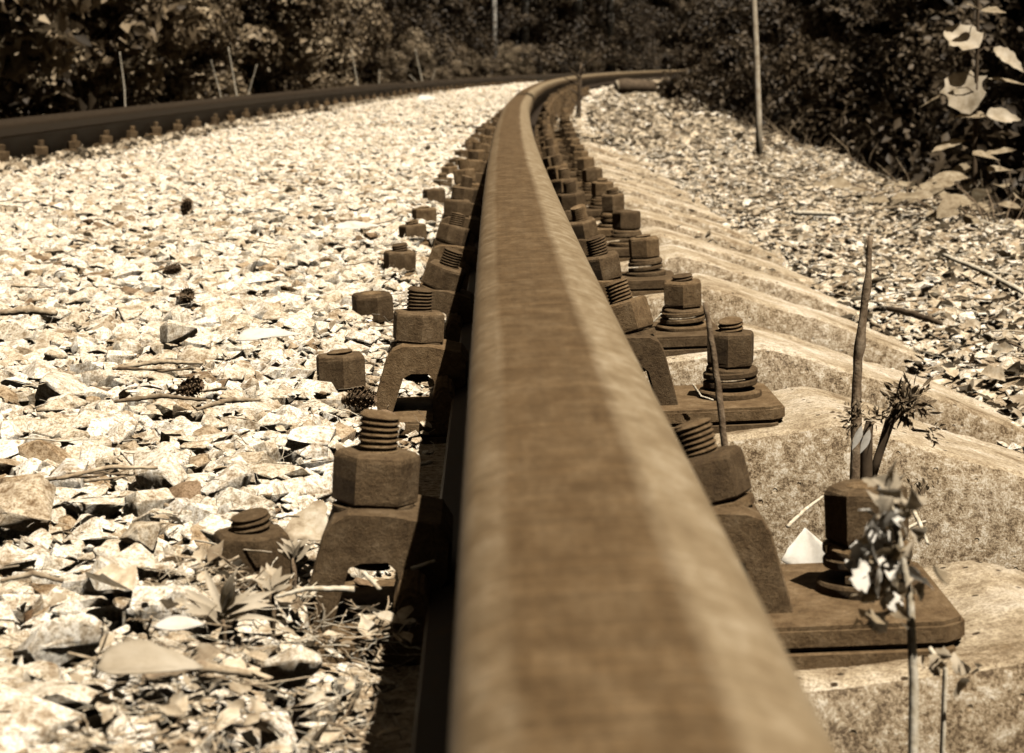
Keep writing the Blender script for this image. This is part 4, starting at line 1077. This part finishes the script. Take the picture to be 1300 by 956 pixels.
# deep wood behind, one mass, plus tall crowns added to block sky light
SRC_T = bpy.data.collections.new('wood_sources'); COL.children.link(SRC_T)
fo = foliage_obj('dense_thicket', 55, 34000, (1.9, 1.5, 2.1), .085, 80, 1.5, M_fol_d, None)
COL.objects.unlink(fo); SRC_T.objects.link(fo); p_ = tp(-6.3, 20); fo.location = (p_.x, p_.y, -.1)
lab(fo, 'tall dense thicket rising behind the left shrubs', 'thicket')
ft = foliage_obj('sky_blocking_crown', 56, 30000, (2.2, 2.2, 4.6), .26, 60, 5.6, M_fol_d, None)
COL.objects.unlink(ft); SRC_T.objects.link(ft); p_ = tp(-9.5, 26); ft.location = (p_.x, p_.y, -.1)
lab(ft, 'unseen tall tree crown added on the left to block sky light', 'tree')
pts = []
for u in (-4.9, -7.2, -10, -13.5):
    d = 6
    while d < 80: pts.append((u+random.uniform(-.6, .6), d, 0, random.uniform(.8, 1.25))); d += 1.9 if u > -6 else 2.6
for u in (3.9, 6.2, 9.5, 13):
    d = 3
    while d < 80: pts.append((u+random.uniform(-.5, .5), d, -1.4, random.uniform(.75, 1.1))); d += 2.2
for _ in range(160):
    pts.append((random.uniform(-14, 14), random.uniform(78, 95), 0, random.uniform(1, 1.5)))
idx_ = [0]*len(pts)
tall_ = []  # unseen crowns added beside and behind the camera to dim the sky fill
for u in (-6.2, -10):
    d = -8
    while d < 70: tall_.append((u+random.uniform(-.6, .6), d, 0, random.uniform(.85, 1.15))); d += 3.2
for u in (7.2, 11):
    d = -9
    while d < 70: tall_.append((u+random.uniform(-.6, .6), d, -1.0, random.uniform(.85, 1.1))); d += 3.4
for x_ in np.arange(-8, 9, 2.8):
    for y_ in (-6.5, -10): tall_.append((x_, y_, 0, 1.0))
pts += tall_; idx_ += [1]*len(tall_)
P_ = []
for u, d, z, s in pts:
    q = tp(u, d); P_.append((q.x, q.y, z-.1, s))
P_ = np.array(P_)
scatter('wood', P_[:, :3], np.stack([np.zeros(len(P_)), np.zeros(len(P_)), rng.uniform(0, 6.28, len(P_))], 1), np.repeat(P_[:, 3:4], 3, 1), np.array([1-0 if i_ else 0 for i_ in idx_]), SRC_T,
        'dense dark wood filling the background, plus unseen crowns added to block sky light', 'wood')

# dry grass behind the outer rail and at the edge of the right shoulder
g = G(); random.seed(77)
for _ in range(2200):
    if random.random() < .75: u_ = random.uniform(-2.9, -1.95); d_ = random.uniform(5.5, 40)**1.0
    else: u_ = random.uniform(1.15, 2.0); d_ = random.uniform(3.5, 20)
    p0 = tp(u_, d_); z0 = groundpt(p0); h_ = random.uniform(.04, .20)*(1 if d_ < 20 else 1.3); lean = Vector((random.gauss(0, .35), random.gauss(0, .3), 1))
    a_ = Vector((p0.x, p0.y, z0-.01)); m_ = a_+lean*h_*.5; t_ = a_+lean*h_+Vector((lean.x*h_*.6, 0, -.15*h_)); w_ = .0028+.00012*d_
    g.tube([a_, m_, t_], [w_, w_*.8, w_*.25], 3, cap=False)
lab(g.obj('dry_grass', M_darkweed), 'wispy dry grass at the foot of the shrubs behind the outer rail', 'grass', kind='stuff')

# ------------------------------------------------------------------ light
sx_, sy_, sz_ = .28, -.40, 1.0
sun_el = math.atan2(sz_, math.hypot(sx_, sy_))
sd = bpy.data.lights.new('sun', 'SUN'); sd.energy = 5.0; sd.angle = math.radians(.5); sd.color = (1, .93, .82)
so = bpy.data.objects.new('sun', sd); COL.objects.link(so)
so.rotation_euler = Vector((sx_, sy_, sz_)).to_track_quat('Z', 'Y').to_euler(); so.location = (3, -3, 8)
w = bpy.data.worlds.new('World'); sc.world = w; w.use_nodes = True; nt = w.node_tree
bg = nt.nodes['Background']; sky = nt.nodes.new('ShaderNodeTexSky'); sky.sky_type = 'NISHITA'; sky.sun_disc = False
sky.sun_elevation = sun_el; sky.sun_rotation = math.atan2(sx_, sy_)
hs = nt.nodes.new('ShaderNodeHueSaturation'); hs.inputs['Saturation'].default_value = 0
nt.links.new(sky.outputs[0], hs.inputs['Color'])
mx = nt.nodes.new('ShaderNodeMix'); mx.data_type = 'RGBA'; mx.blend_type = 'MULTIPLY'; mx.inputs[0].default_value = 1; mx.inputs[7].default_value = (.52, .43, .32, 1)
nt.links.new(hs.outputs[0], mx.inputs[6]); nt.links.new(mx.outputs[2], bg.inputs[0]); bg.inputs[1].default_value = .05
sc.view_settings.view_transform = 'Standard'; sc.view_settings.look = 'None'; sc.view_settings.exposure = 0.5; sc.view_settings.gamma = 1
sc.cycles.max_bounces = 4; sc.cycles.diffuse_bounces = 0; sc.cycles.transparent_max_bounces = 4
sc.cycles.use_denoising = True
